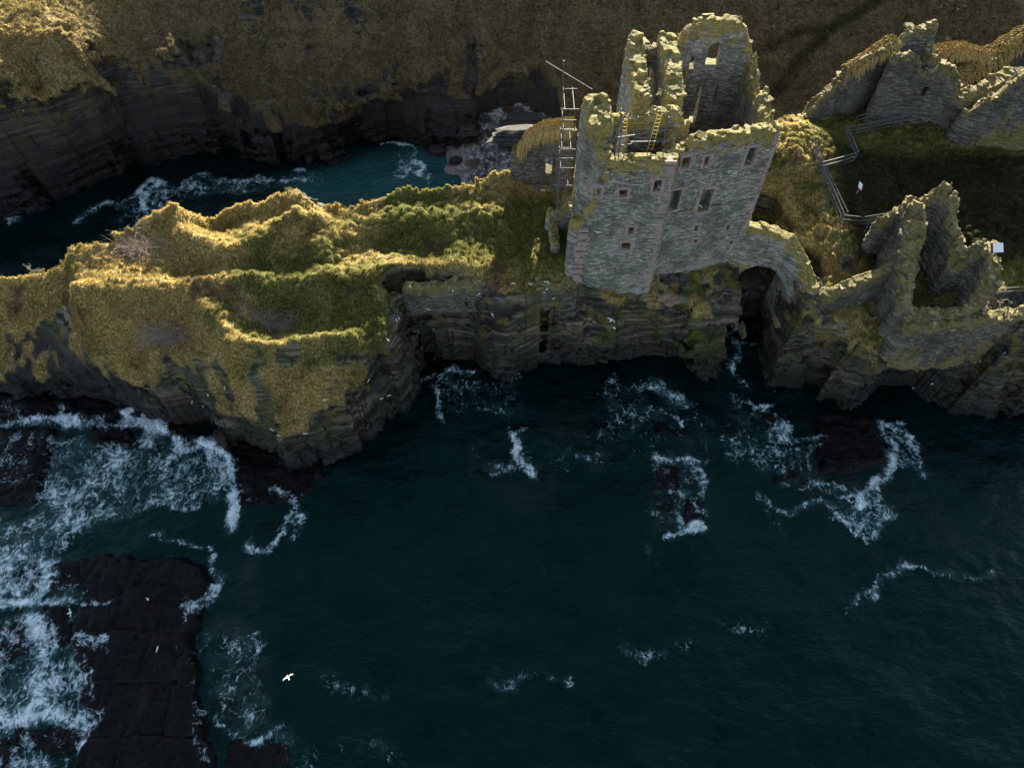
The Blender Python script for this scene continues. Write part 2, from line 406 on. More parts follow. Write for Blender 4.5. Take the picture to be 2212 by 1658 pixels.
# ------------------------------------------------------------------ terrain: the castle headland
def blob(X, Y, pts, r):
    m = np.zeros(X.shape)
    for (px, py, z, k) in pts:
        x, y = P(px, py, z); m = np.maximum(m, np.exp(-((X-x)**2+(Y-y)**2)/(r*k)**2))
    return m
def tussock(X, Y):
    Xw = X+(fbm(X, Y, 3., 3)-.5)*1.6; Yw = Y+(fbm(X, Y, 3., 5)-.5)*1.6
    _, a, _ = cells(Xw, Yw*1.25, 1.05, 1); _, b, _ = cells(Xw*1.2, Yw, .56, 4)
    return .5*(.6-np.minimum(a, 1.))+.46*(.6-np.minimum(b, 1.))
def voxel_body(name, bb, h, outline, ctrl, zmax, cliff_in=.08, rough=1., carve=None, extra=None, grassfn=None, lump=1., rockfn=None, st=(1.25, 2.2), bias=0.):
    xs = np.arange(bb[0], bb[1], h); ys = np.arange(bb[2], bb[3], h); zs = np.arange(-1.6, zmax, h)
    X, Y = np.meshgrid(xs, ys, indexing='ij')
    d2 = poly_sdf(X, Y, outline)+(fbm(X, Y, 6., 2)-.5)*1.1*rough
    ht = rbf(ctrl, X, Y)
    if extra is not None: ht = extra(X, Y, ht)
    base = ht.copy()
    gx, gy = np.gradient(base, h); slope = np.hypot(gx, gy)
    ht = ht+(fbm(X, Y, 7., 1)-.5)*.7+(fbm(X, Y, 2.6, 4)-.5)*.6*lump+tussock(X, Y)*lump*sstep(2.6, 1.2, slope)
    steep = sstep(st[0], st[1], slope)
    if rockfn is not None: steep = np.maximum(steep, rockfn(X, Y))
    f = np.empty(X.shape+(len(zs),), np.float32)
    for k, z in enumerate(zs):
        f[:, :, k] = np.maximum((z-ht)*.6, d2+cliff_in*z)
    if carve is not None: carve(f, X, Y, zs)
    band = np.argwhere(np.abs(f) < 2.4)
    x = xs[band[:, 0]]; y = ys[band[:, 1]]; z = zs[band[:, 2]]
    zt = z+.07*x-.1*y+(vn(x, y, 11., 6)-.5)*1.2
    off = (cells(x, y, 4.6, 2)[0]-.5)*3.2
    off += (cells(x+.9*np.floor(zt/2.3), y, 1.9, 5)[0]-.5)*1.6
    off += (cells(x, y+.7*np.floor(zt/.9), .95, 3)[0]-.5)*.7
    zt2 = z+.07*x-.1*y+(vn(x, y, 17., 6)-.5)*.8; Z1 = np.floor(zt2/.52).astype(int); Z2 = np.floor(zt2/1.7).astype(int)
    off += (_T[1][Z1 & 255, 3]-.5)*.8+(_T[2][Z2 & 255, 9]-.5)*1.2+(vn(x, y, .7, 1)-.5)*.25
    i, j = band[:, 0], band[:, 1]
    off *= rough*(.22+.78*sstep(.2, 2.6, ht[i, j]-z))-bias*sstep(2, 7, z)
    top = (z-ht[i, j])*.6; cl = f[band[:, 0], band[:, 1], band[:, 2]]
    cliffv = d2[i, j]+cliff_in*z+off
    topv = top+off*.45*steep[i, j]
    nv = np.maximum(topv, cliffv)
    if carve is not None:
        carved = cl > np.maximum((z-ht[i, j])*.6, d2[i, j]+cliff_in*z)+1e-4
        nv = np.where(carved, np.maximum(nv, cl+off*.35), nv)
    f[band[:, 0], band[:, 1], band[:, 2]] = nv
    f[0] = f[-1] = 1; f[:, 0] = f[:, -1] = 1; f[:, :, 0] = 1
    V, Q = surface_net(f, (xs[0], ys[0], zs[0]), h)
    ii = np.clip(((V[:, 0]-xs[0])/h).astype(int), 0, len(xs)-1); jj = np.clip(((V[:, 1]-ys[0])/h).astype(int), 0, len(ys)-1)
    dz = ht[ii, jj]-V[:, 2]
    holes = fbm(V[:, 0], V[:, 1], 2.2, 5)+.25*(fbm(V[:, 2], V[:, 0], 1.2, 2)-.5)
    g = sstep(1.15, .35, dz)*sstep(.56, .44, holes*.0+steep[ii, jj]*.55+(holes-.5)*1.0)
    # ledges on the cliff also carry grass: upward facing
    if grassfn: g = grassfn(V, g)
    g = np.maximum(g, 0)
    zt = V[:, 2]+.07*V[:, 0]-.1*V[:, 1]; x, y = V[:, 0], V[:, 1]
    blk = .5*cells(x+.9*np.floor(zt/2.3), y, 1.9, 5)[0]+.3*_T[1][np.floor(zt/.52).astype(int) & 255, 3]+.2*cells(x, y+.7*np.floor(zt/.9), .95, 3)[0]
    return xs, ys, base, V, Q, g, np.clip((blk-.2)/.6, 0, 1)
A_out = [P(*p) for p in [(-300, 845, 0), (0, 855, 0), (150, 868, 0), (270, 880, 0), (400, 925, 0), (520, 965, 0), (640, 1000, 0), (690, 985, 0),
         (820, 975, 0), (840, 940, 0), (880, 880, 0), (885, 800, 0), (930, 778, 0), (1010, 775, 0), (1090, 800, 0), (1200, 790, 0), (1300, 800, 0), (1400, 808, 0),
         (1500, 818, 0), (1600, 830, 0), (1720, 845, 0), (1820, 860, 0), (1880, 835, 0), (1960, 850, 0), (2100, 870, 0), (2250, 880, 0), (2600, 890, 0)]]
A_out += [(90, 45), (90, 84), (47, 79), (40, 74.5), (34, 71.5), (27, 67.5), (20, 67), (12, 67), (6.5, 63.5), (2, 62.6)]
A_out += [P(*p) for p in [(1110, 361, 15.5), (1000, 371, 16), (900, 384, 16), (760, 411, 16), (690, 412, 16.3), (635, 388, 17), (590, 399, 16.2), (500, 411, 16),
          (420, 424, 16), (330, 449, 15), (230, 491, 15), (165, 499, 14.5), (152, 556, 12.5), (60, 574, 11), (0, 590, 10), (-300, 620, 9)]]
A_ctrl = [Pz(*p) for p in [(165, 500, 14.5), (230, 492, 14.5), (330, 450, 14.6), (420, 425, 15.2), (500, 412, 15.2), (590, 400, 16), (635, 390, 16.8), (690, 415, 15.6), (760, 412, 15.2),
    (900, 385, 15.2), (1000, 372, 15.3), (1110, 362, 15.5), (250, 540, 14.1), (330, 510, 14), (480, 490, 13.4), (560, 440, 14.3), (620, 450, 14.2), (700, 460, 14), (800, 455, 14.2),
    (900, 445, 14.2), (1000, 430, 14.3), (1080, 425, 14.3), (380, 485, 14.6), (430, 522, 15), (500, 540, 14.8), (560, 515, 15), (640, 472, 15), (690, 478, 14.8),
    (430, 588, 13.3), (550, 585, 13.3), (650, 570, 13.5), (300, 570, 13.8), (200, 570, 13.8), (750, 540, 13.7), (850, 520, 13.9), (900, 545, 14), (1000, 530, 13.9),
    (1080, 510, 13.9), (1180, 520, 13.6), (175, 640, 14), (250, 620, 14), (350, 620, 14), (430, 608, 14.1), (550, 605, 14.4), (700, 596, 14.3), (850, 588, 14), (1000, 578, 13.8),
    (1100, 572, 13.8), (1220, 575, 13.6), (230, 700, 12.4), (300, 720, 11.6), (400, 722, 11.4), (350, 765, 11.2), (470, 690, 13.), (490, 735, 12.7), (600, 700, 11.6), (700, 700, 12),
    (800, 680, 12.9), (780, 740, 12.5), (700, 735, 12.6), (640, 748, 12.6), (560, 755, 12.5), (515, 785, 11.7), (410, 780, 11.3), (330, 775, 10.6), (650, 805, 10.6), (750, 800, 11), (820, 760, 12), (850, 720, 12.6),
    (860, 650, 13.3), (300, 790, 7.4), (400, 838, 6.9), (500, 875, 6.5), (600, 890, 7), (700, 875, 8.5), (800, 875, 7.9), (850, 830, 10),
    (0, 600, 10.5), (80, 580, 11), (140, 560, 12.5), (0, 650, 9.3), (80, 650, 9.3), (140, 640, 10.5), (0, 700, 7.5), (100, 700, 7.8), (-200, 600, 9), (-200, 700, 6),
    (180, 800, 6), (60, 780, 4.5)]]
A_ctrl += [(6, 50, 13), (12, 50, 13), (20, 52, 13), (8, 60, 13.8), (15, 60, 13.5), (23, 60, 13.3), (3, 60, 15), (0, 57, 14.2), (3, 63, 15), (6, 64, 14), (10, 45.3, 10.6), (16, 46, 10.8), (20, 47, 11.2), (23, 48, 11), (28, 66, 16.5), (32, 67, 16.8), (30, 62, 16.2),
    (34, 63, 16), (36, 67, 15), (33, 58, 14), (40, 60, 13.5), (50, 60, 13.3), (50, 51, 13), (41, 54, 13.2), (34, 51, 13), (31, 54, 13.6), (30, 50, 12.6), (60, 60, 13.5), (60, 48, 13),
    (46, 76, 14), (34, 71, 14.8), (42, 68, 13.8), (55, 76, 16.5), (70, 70, 15), (40, 46.5, 10.6), (33.5, 47.5, 10.8), (35, 48.3, 11), (31, 46, 12.3), (48, 45, 12.6), (56, 44.5, 12.8), (45, 42, 12.3), (56, 41, 12.3), (38, 40, 9.),
    (32, 41, 8.5), (29, 43, 11.5)]
def A_extra(X, Y, ht):
    for pts, amp, w in [([(170, 503, 14.5), (230, 497, 15), (330, 455, 15), (420, 430, 16), (500, 416, 16), (590, 404, 17), (635, 392, 18), (690, 418, 16.3), (760, 416, 16), (900, 390, 16), (1000, 377, 16), (1110, 367, 15.5)], .7, 1.0),
        ([(390, 470, 14.5), (400, 500, 15), (430, 524, 15), (500, 540, 15), (560, 520, 15), (600, 492, 15), (645, 472, 15.3), (690, 478, 14.8)], .9, 1.1),
        ([(645, 472, 15.2), (640, 430, 15.6), (635, 395, 16.5)], .45, 1.1), ([(172, 640, 14), (250, 622, 14), (350, 622, 14), (430, 610, 14), (550, 608, 14.3), (700, 600, 14.3), (850, 590, 14)], .7, 1.2),
        ([(850, 590, 14), (1000, 580, 13.8), (1100, 574, 13.8), (1220, 576, 13.6)], .4, .9), ([(700, 560, 12.8), (780, 500, 13.6), (850, 480, 13.9), (950, 470, 14), (1090, 470, 14)], .7, 1.6),
        ([(510, 762, 12.2), (560, 757, 12.5), (640, 748, 12.6), (700, 737, 12.6), (760, 735, 12.6)], .9, .7), ([(320, 775, 10.8), (400, 782, 11.3), (470, 775, 11.6)], .8, .7), ([(450, 680, 13), (490, 710, 12.9), (505, 745, 12.7)], .9, 1.4),
        ([(160, 500, 14), (160, 560, 12.8), (175, 640, 13.6)], .6, 1.)]:
        p = [P(*q)+(0,) for q in pts]; d, _ = line_dist(X, Y, p); ht = ht+1.1*amp*np.exp(-(d/w)**2)
    for px, py, z, rx, dep in [(480, 490, 13, 2.6, 1.), (440, 590, 12.5, 4., .6), (600, 700, 11.6, 3., .8), (350, 730, 11.4, 2.8, .8), (920, 545, 13.3, 2.5, .9), (1080, 545, 13.3, 2, .6), (840, 540, 13, 2, .6), (300, 560, 13, 3, .3)]:
        x, y = P(px, py, z); ht = ht-1.1*dep*np.exp(-((X-x)**2+((Y-y)*1.5)**2)/rx**2)
    return ht
A_OUT = [([P(a, b, z) for a, b, z in p], k) for p, k in [([(-300, 695, 7), (0, 700, 7.5), (150, 695, 8), (195, 725, 8), (235, 790, 7), (300, 880, 2), (0, 880, 0), (-300, 880, 0)], 1.),
    ([(350, 905, 3.5), (470, 890, 5.5), (560, 925, 5), (650, 895, 7), (760, 885, 7.5), (845, 840, 9), (880, 790, 9), (960, 900, 0), (820, 1000, 0), (690, 1010, 0), (400, 940, 0)], 1.),
    ([(290, 800, 8), (420, 795, 9), (640, 800, 9), (830, 775, 10.5), (860, 850, 8), (650, 920, 6), (350, 915, 4)], .85), ([(825, 640, 13), (890, 630, 13), (900, 800, 5), (845, 800, 10)], 1.), ([(400, 755, 10.5), (470, 770, 10.3), (540, 770, 10.5), (640, 775, 10.3), (640, 795, 9.6), (430, 800, 9.3)], .85)]]
def A_rock(X, Y):
    m = sstep(4.5, 6., X)*sstep(50.8, 50., Y)*sstep(36, 34, X)
    m = np.maximum(m, sstep(30, 31, X)*sstep(45.6, 45, Y))
    m = np.maximum(m, sstep(-12.5, -11.5, X)*sstep(45.5, 45, Y)*sstep(6, 5, X))
    n_ = fbm(X, Y, 2.2, 6)
    for p, k in A_OUT: m = np.maximum(m, k*sstep(.4, -.6, poly_sdf(X, Y, p)+(n_-.5)*3.))
    x, y = P(860, 760, 11); m = np.maximum(m, np.exp(-((X-x)/1.3)**2-((Y-y)/4)**2)*.9)
    return m
def A_carve(f, X, Y, zs):
    # the cleft under the arch, and the open ditch behind it
    for k, z in enumerate(zs):
        w = 2.35+.1*math.sin(z*1.3)
        if w > 0:
            c = np.maximum(np.abs(X-(25.6+.03*(Y-46)))-w-np.clip((47-Y)*.12, 0, 1.2), Y-53.)
            f[:, :, k] = np.maximum(f[:, :, k], -np.maximum(c, -3))
        if z > 5.5+0:
            c = poly_sdf(X, Y, [(24.3, 50.8), (27.4, 50.8), (29.6, 54), (28.2, 58.5), (25.6, 59.5), (24.9, 55)])+.12*(14-z)
            f[:, :, k] = np.maximum(f[:, :, k], -c)
        if 4 < z:
            c = poly_sdf(X, Y, [(29.2, 48.2), (31.4, 47.7), (31.6, 50.4), (30.2, 51.6), (29.1, 50.4)])
            f[:, :, k] = np.maximum(f[:, :, k], -c)
        if z < 3.2:   # undercut wet notch along the cliff of the bay
            c = np.hypot((Y-43.6)/2.6, (z+.2)/3.2)-1+np.maximum(0, np.abs(X-8)-11)*.5
            f[:, :, k] = np.maximum(f[:, :, k], -c*1.6)
xs, ys, baseA, V, Q, g, blk = voxel_body('headland', (-68, 66, 29, 82), .22, A_out, A_ctrl, 20.2, .07, 1., A_carve, A_extra, rockfn=A_rock)
GREENS = [(900, 480, 14, 1), (960, 500, 14, 1), (1060, 500, 14, 1), (1150, 520, 14, 1.2), (650, 640, 12, 1.2), (780, 690, 12, 1), (2000, 400, 13, 3), (1900, 350, 13, 2)]
green = blob(V[:, 0], V[:, 1], GREENS, 4.5)
algae = np.exp(-((V[:, 0]-14)**2/90+(V[:, 2]-9)**2/40)) + .35*(V[:, 1] < 60)
shaded_lawn = sstep(33, 36, V[:, 0])*sstep(66.5, 64, V[:, 1])*sstep(48, 51, V[:, 1])
headV, headG = V, g
head = npmesh('ground_headland', V, Q, M_GR, smooth=g, attrs={'blk': blk, 'shaded_lawn': shaded_lawn, 'grass': g, 'green': green, 'algae': np.clip(algae, 0, 1), 'dark': (V[:, 0] < -38)*sstep(9, 6, V[:, 2])}); tag(head, kind='structure')  # dark: shade painted on the lower left cliff
# ------------------------------------------------------------------ terrain: mainland across the inlet
M_out = [P(*p) for p in [(-500, 540, 0), (-150, 500, 0), (0, 478, 0), (100, 440, 0), (200, 412, 0), (281, 380, 0), (300, 368, 0), (330, 346, 0), (400, 336, 0), (478, 326, 0), (500, 318, 0), (530, 342, 0), (620, 350, 0), (700, 343, 0), (830, 306, 0), (920, 300, 0)]]
M_out += [P(*p) for p in [(980, 302, .5), (1010, 278, 2.5), (1060, 238, 5), (1100, 214, 6.5), (1148, 214, 6.3), (1180, 245, 4.8), (1212, 278, 3.5)]] + [(12, 76), (18, 71), (26, 69), (34, 69), (95, 69), (95, 110), (-95, 110)]
M_ctrl = [Pz(*p) for p in [(0, 0, 19.5), (-200, 0, 20), (150, 0, 18.8), (0, 130, 18), (70, 110, 18), (150, 80, 17.8), (280, 0, 17.4), (-200, 180, 17.5), (0, 200, 15.5), (100, 180, 15), (200, 150, 14), (300, 80, 14.2),
    (400, 30, 15), (0, 290, 11.3), (120, 270, 11.3), (200, 260, 10), (300, 220, 9.5), (350, 150, 12.8), (376, 96, 15), (100, 205, 13.5), (106, 214, 12.2), (440, 170, 9.5), (420, 90, 12), (560, 30, 15), (640, 20, 15.3), (720, 20, 15), (480, 70, 12.8), (560, 110, 10.6), (640, 110, 10.6),
    (720, 120, 10.1), (480, 200, 8), (600, 200, 7.8), (700, 200, 7.4), (800, 100, 11), (800, 0, 15.4), (900, 0, 15.4), (900, 100, 11.3), (900, 200, 7.2), (1000, 100, 11.3), (1000, 180, 7.5), (1050, 50, 13.3), (1100, 100, 10.3),
    (1090, 160, 10.2), (1125, 130, 10.8), (1165, 160, 10.4), (1190, 210, 8), (1215, 235, 6), (1250, 0, 15.5), (1300, 100, 11.3), (1300, 200, 6.5), (1450, 150, 9), (1600, 0, 15.5), (1700, 100, 11.8), (1700, 190, 8.4), (1900, 0, 16), (2000, 50, 14.2), (2212, 0, 16.6), (2212, 60, 14.8), (500, 0, 16.4)]]
M_ctrl += [(x, 112, 20.5) for x in range(-90, 91, 30)]+[(x, 100, 17.+.01*abs(x)) for x in (-10, 20, 50, 75)]+[(-75, 100, 20), (-50, 100, 20), (-30, 101, 18.4), (55, 82, 11.5), (80, 84, 13), (30, 78, 7.6), (15, 80, 5.5), (20, 73, 4.6), (30, 71, 6), (45, 72, 10), (80, 72, 12)]
def PTH(X, Y):
    m = 0
    for pts, w, k in [([(1660, 215, 8.3), (1720, 140, 10.5), (1790, 75, 12.6), (1860, 30, 14.5), (1930, -10, 16)], .9, 1.), ([(1640, 110, 11.5), (1700, 82, 12.3), (1790, 70, 12.8)], .55, .8)]:
        d, _ = line_dist(X, Y, [P(*p)+(0,) for p in pts]); m = np.maximum(m, k*np.exp(-(d/w)**4))
    return m*(.6+.5*vn(X, Y, 1., 3))
def M_extra(X, Y, ht):
    # the trodden path up the slope
    pth = [P(*p)+(0,) for p in [(1660, 215, 8.3), (1720, 140, 10.5), (1790, 75, 12.6), (1860, 30, 14.5), (1930, -10, 16)]]
    d, _ = line_dist(X, Y, pth); ht = ht-.35*np.exp(-(d/1.0)**2)
    pth = [P(*p)+(0,) for p in [(1640, 110, 11.5), (1700, 82, 12.3), (1790, 70, 12.8)]]
    d, _ = line_dist(X, Y, pth); return ht-.28*np.exp(-(d/.7)**2)
OUT = [([P(a, b, z) for a, b, z in p], k) for p, k in [([(530, 30, 14.6), (640, 8, 15.5), (780, 20, 15), (792, 70, 12.8), (700, 100, 11.2), (560, 112, 10.6), (515, 80, 12.4)], 1.),
    ([(400, 100, 12), (470, 62, 13.3), (505, 120, 10.5), (475, 205, 8), (425, 190, 9)], 1.), ([(1000, 120, 10), (1060, 85, 11.6), (1110, 92, 11.6), (1060, 120, 10)], .9), ([(1140, 20, 14.5), (1185, 25, 14.3), (1180, 55, 13.2), (1150, 50, 13.4)], .9),
    ([(480, 215, 7.6), (620, 205, 7.7), (700, 195, 7.6), (820, 158, 9), (940, 140, 9.6), (1050, 110, 10.6), (1070, 180, 7), (1010, 250, 4), (900, 310, 1), (480, 360, 0)], .95),
    ([(0, 300, 11.2), (140, 280, 11), (220, 245, 10.5), (290, 190, 11), (330, 130, 13), (385, 90, 15), (420, 150, 10), (500, 240, 6), (480, 360, 0), (200, 420, 0), (0, 480, 0)], 1.), ([(150, 120, 16), (200, 100, 16), (210, 130, 15), (160, 150, 15)], .9)]]
def M_rock(X, Y):
    m = np.zeros(X.shape); n_ = fbm(X, Y, 3.2, 6)
    for p, k in OUT: m = np.maximum(m, k*sstep(.5, -.7, poly_sdf(X, Y, p)+(n_-.5)*4.5))
    return m
xs, ys, baseM, V, Q, g, blk = voxel_body('mainland', (-82, 82, 64, 106), .25, M_out, M_ctrl, 21.8, .10, 1.15, None, M_extra, lump=.9, rockfn=M_rock, st=(1.9, 3.6), bias=1.3)
mainV, mainG = V, g
mainl = npmesh('ground_mainland', V, Q, M_GR, smooth=g, attrs={'blk': blk, 'grass': g, 'green': np.zeros(len(V)), 'algae': np.zeros(len(V)), 'dark': sstep(13, 6, V[:, 2])*.5+.5, 'brown': sstep(-70, -42, V[:, 0]), 'path': PTH(V[:, 0], V[:, 1])}); tag(mainl, kind='structure')  # dark: cliff shade painted into the mainland rock, stronger low down
# far ground to the horizon
far_x = np.r_[-1500, -600, -300, -160, np.arange(-100, 101, 5.), 160, 300, 600, 1500]; far_y = np.r_[104.8, np.arange(108, 180, 6.), 220, 320, 600, 1500]
X, Y = np.meshgrid(far_x, far_y, indexing='ij')
Z = np.minimum(rbf(M_ctrl, X, np.minimum(Y, 106)), 21)+(fbm(X, Y, 25., 1)-.5)*2-.2
npf = npmesh('ground_far', np.stack([X, Y, Z], -1).reshape(-1, 3), grid_quads(*X.shape), M_GR, attrs={'grass': np.ones(X.size), 'green': np.zeros(X.size), 'algae': np.zeros(X.size)}); tag(npf, kind='structure')
def tufts(name, V, g, n_, seed, hgt, wid, X0, X1, attrs, label=None, vis=None):
    R = np.random.RandomState(seed); ok = np.where((g > .55) & (V[:, 0] > X0) & (V[:, 0] < X1))[0]
    if vis is not None: ok = ok[vis(V[ok])]
    i = R.choice(ok, n_); p = V[i]+np.c_[R.uniform(-.12, .12, (n_, 2)), np.full(n_, -.04)]
    fl = fbm(p[:, 0], p[:, 1], 5., 2)*7+R.uniform(-1.1, 1.1, n_)
    ln = hgt*R.uniform(.5, 1.3, n_)*(.6+.8*vn(p[:, 0], p[:, 1], 1.3, 2)); lean = R.uniform(.3, 1., n_)
    d = np.c_[np.cos(fl), np.sin(fl), np.zeros(n_)]; sd_ = np.c_[-np.sin(fl), np.cos(fl), np.zeros(n_)]*(wid*R.uniform(.6, 1.3, n_))[:, None]
    up = np.array([0, 0, 1.]); a = p; b = p+d*(ln*.35*lean)[:, None]+up*(ln*.65)[:, None]; c = p+d*(ln*1.0*lean)[:, None]+up*(ln*.62)[:, None]
    P6 = np.stack([a-sd_, a+sd_, b-sd_*.8, b+sd_*.8, c-sd_*.12, c+sd_*.12], 1).reshape(-1, 3)
    k = np.arange(n_)*6; Q = np.concatenate([np.stack([k, k+1, k+3, k+2], 1), np.stack([k+2, k+3, k+5, k+4], 1)])
    at = {kk: np.repeat(v(p) if callable(v) else np.full(n_, v), 6) for kk, v in attrs.items()}; at['tip'] = np.tile([0, 0, .6, .6, 1, 1], n_)
    o = npmesh(name, P6, Q, M_TUFT, attrs=at); tag(o, label, 'grass', kind='stuff'); return o
tufts('grass', headV, headG, 560000, 5, .21, .02, -60, 60, {'green': lambda p: blob(p[:, 0], p[:, 1], GREENS, 4.5), 'shaded_lawn': lambda p: sstep(33, 36, p[:, 0])*sstep(66.5, 64, p[:, 1])*sstep(48, 51, p[:, 1]), 'brown': 0., 'path': 0.}, 'dry yellow and green grass tussocks covering the headland and ledges', vis=lambda v: v[:, 2] > 3)
tufts('grass', mainV, mainG, 300000, 6, .36, .028, -66, 68, {'green': 0., 'shaded_lawn': 0., 'brown': lambda p: sstep(-70, -42, p[:, 0]), 'path': lambda p: PTH(p[:, 0], p[:, 1])}, 'brown rough grass covering the slope beyond the inlet', vis=lambda v: v[:, 1] < 103)
# beach and floor of the inlet
xs = np.arange(-24, 16, .2); ys = np.arange(62, 92, .2); X, Y = np.meshgrid(xs, ys, indexing='ij')
Z = rbf([Pz(*p) for p in [(930, 320, -.4), (990, 300, .8), (960, 400, -.5), (1000, 350, .4), (1060, 330, 1.2), (1060, 245, 4.4), (1120, 225, 5.6), (1100, 285, 2.4), (1170, 260, 4)]]+[(-20, 80, -2.5), (-20, 70, -2.5), (10, 72, 3), (20, 73, 4.5), (35, 76, 7.5), (50, 80, 11.5), (80, 80, 13), (8, 85, 3.5)], X, Y)
Z += (fbm(X, Y, 1.2, 2)-.5)*.35
v, d1, _ = cells(X, Y, .7, 3); Z += .16*(v > .55)*np.maximum(0, .5-d1)
sand = np.clip(np.exp(-((X-P(960, 360, 0)[0])**2/9+(Y-P(960, 360, 0)[1])**2/30)), 0, 1)
beach = npmesh('beach', np.stack([X, Y, Z], -1).reshape(-1, 3), grid_quads(*X.shape), M_SHING, attrs={'sand': sand.ravel()}); tag(beach, kind='structure')

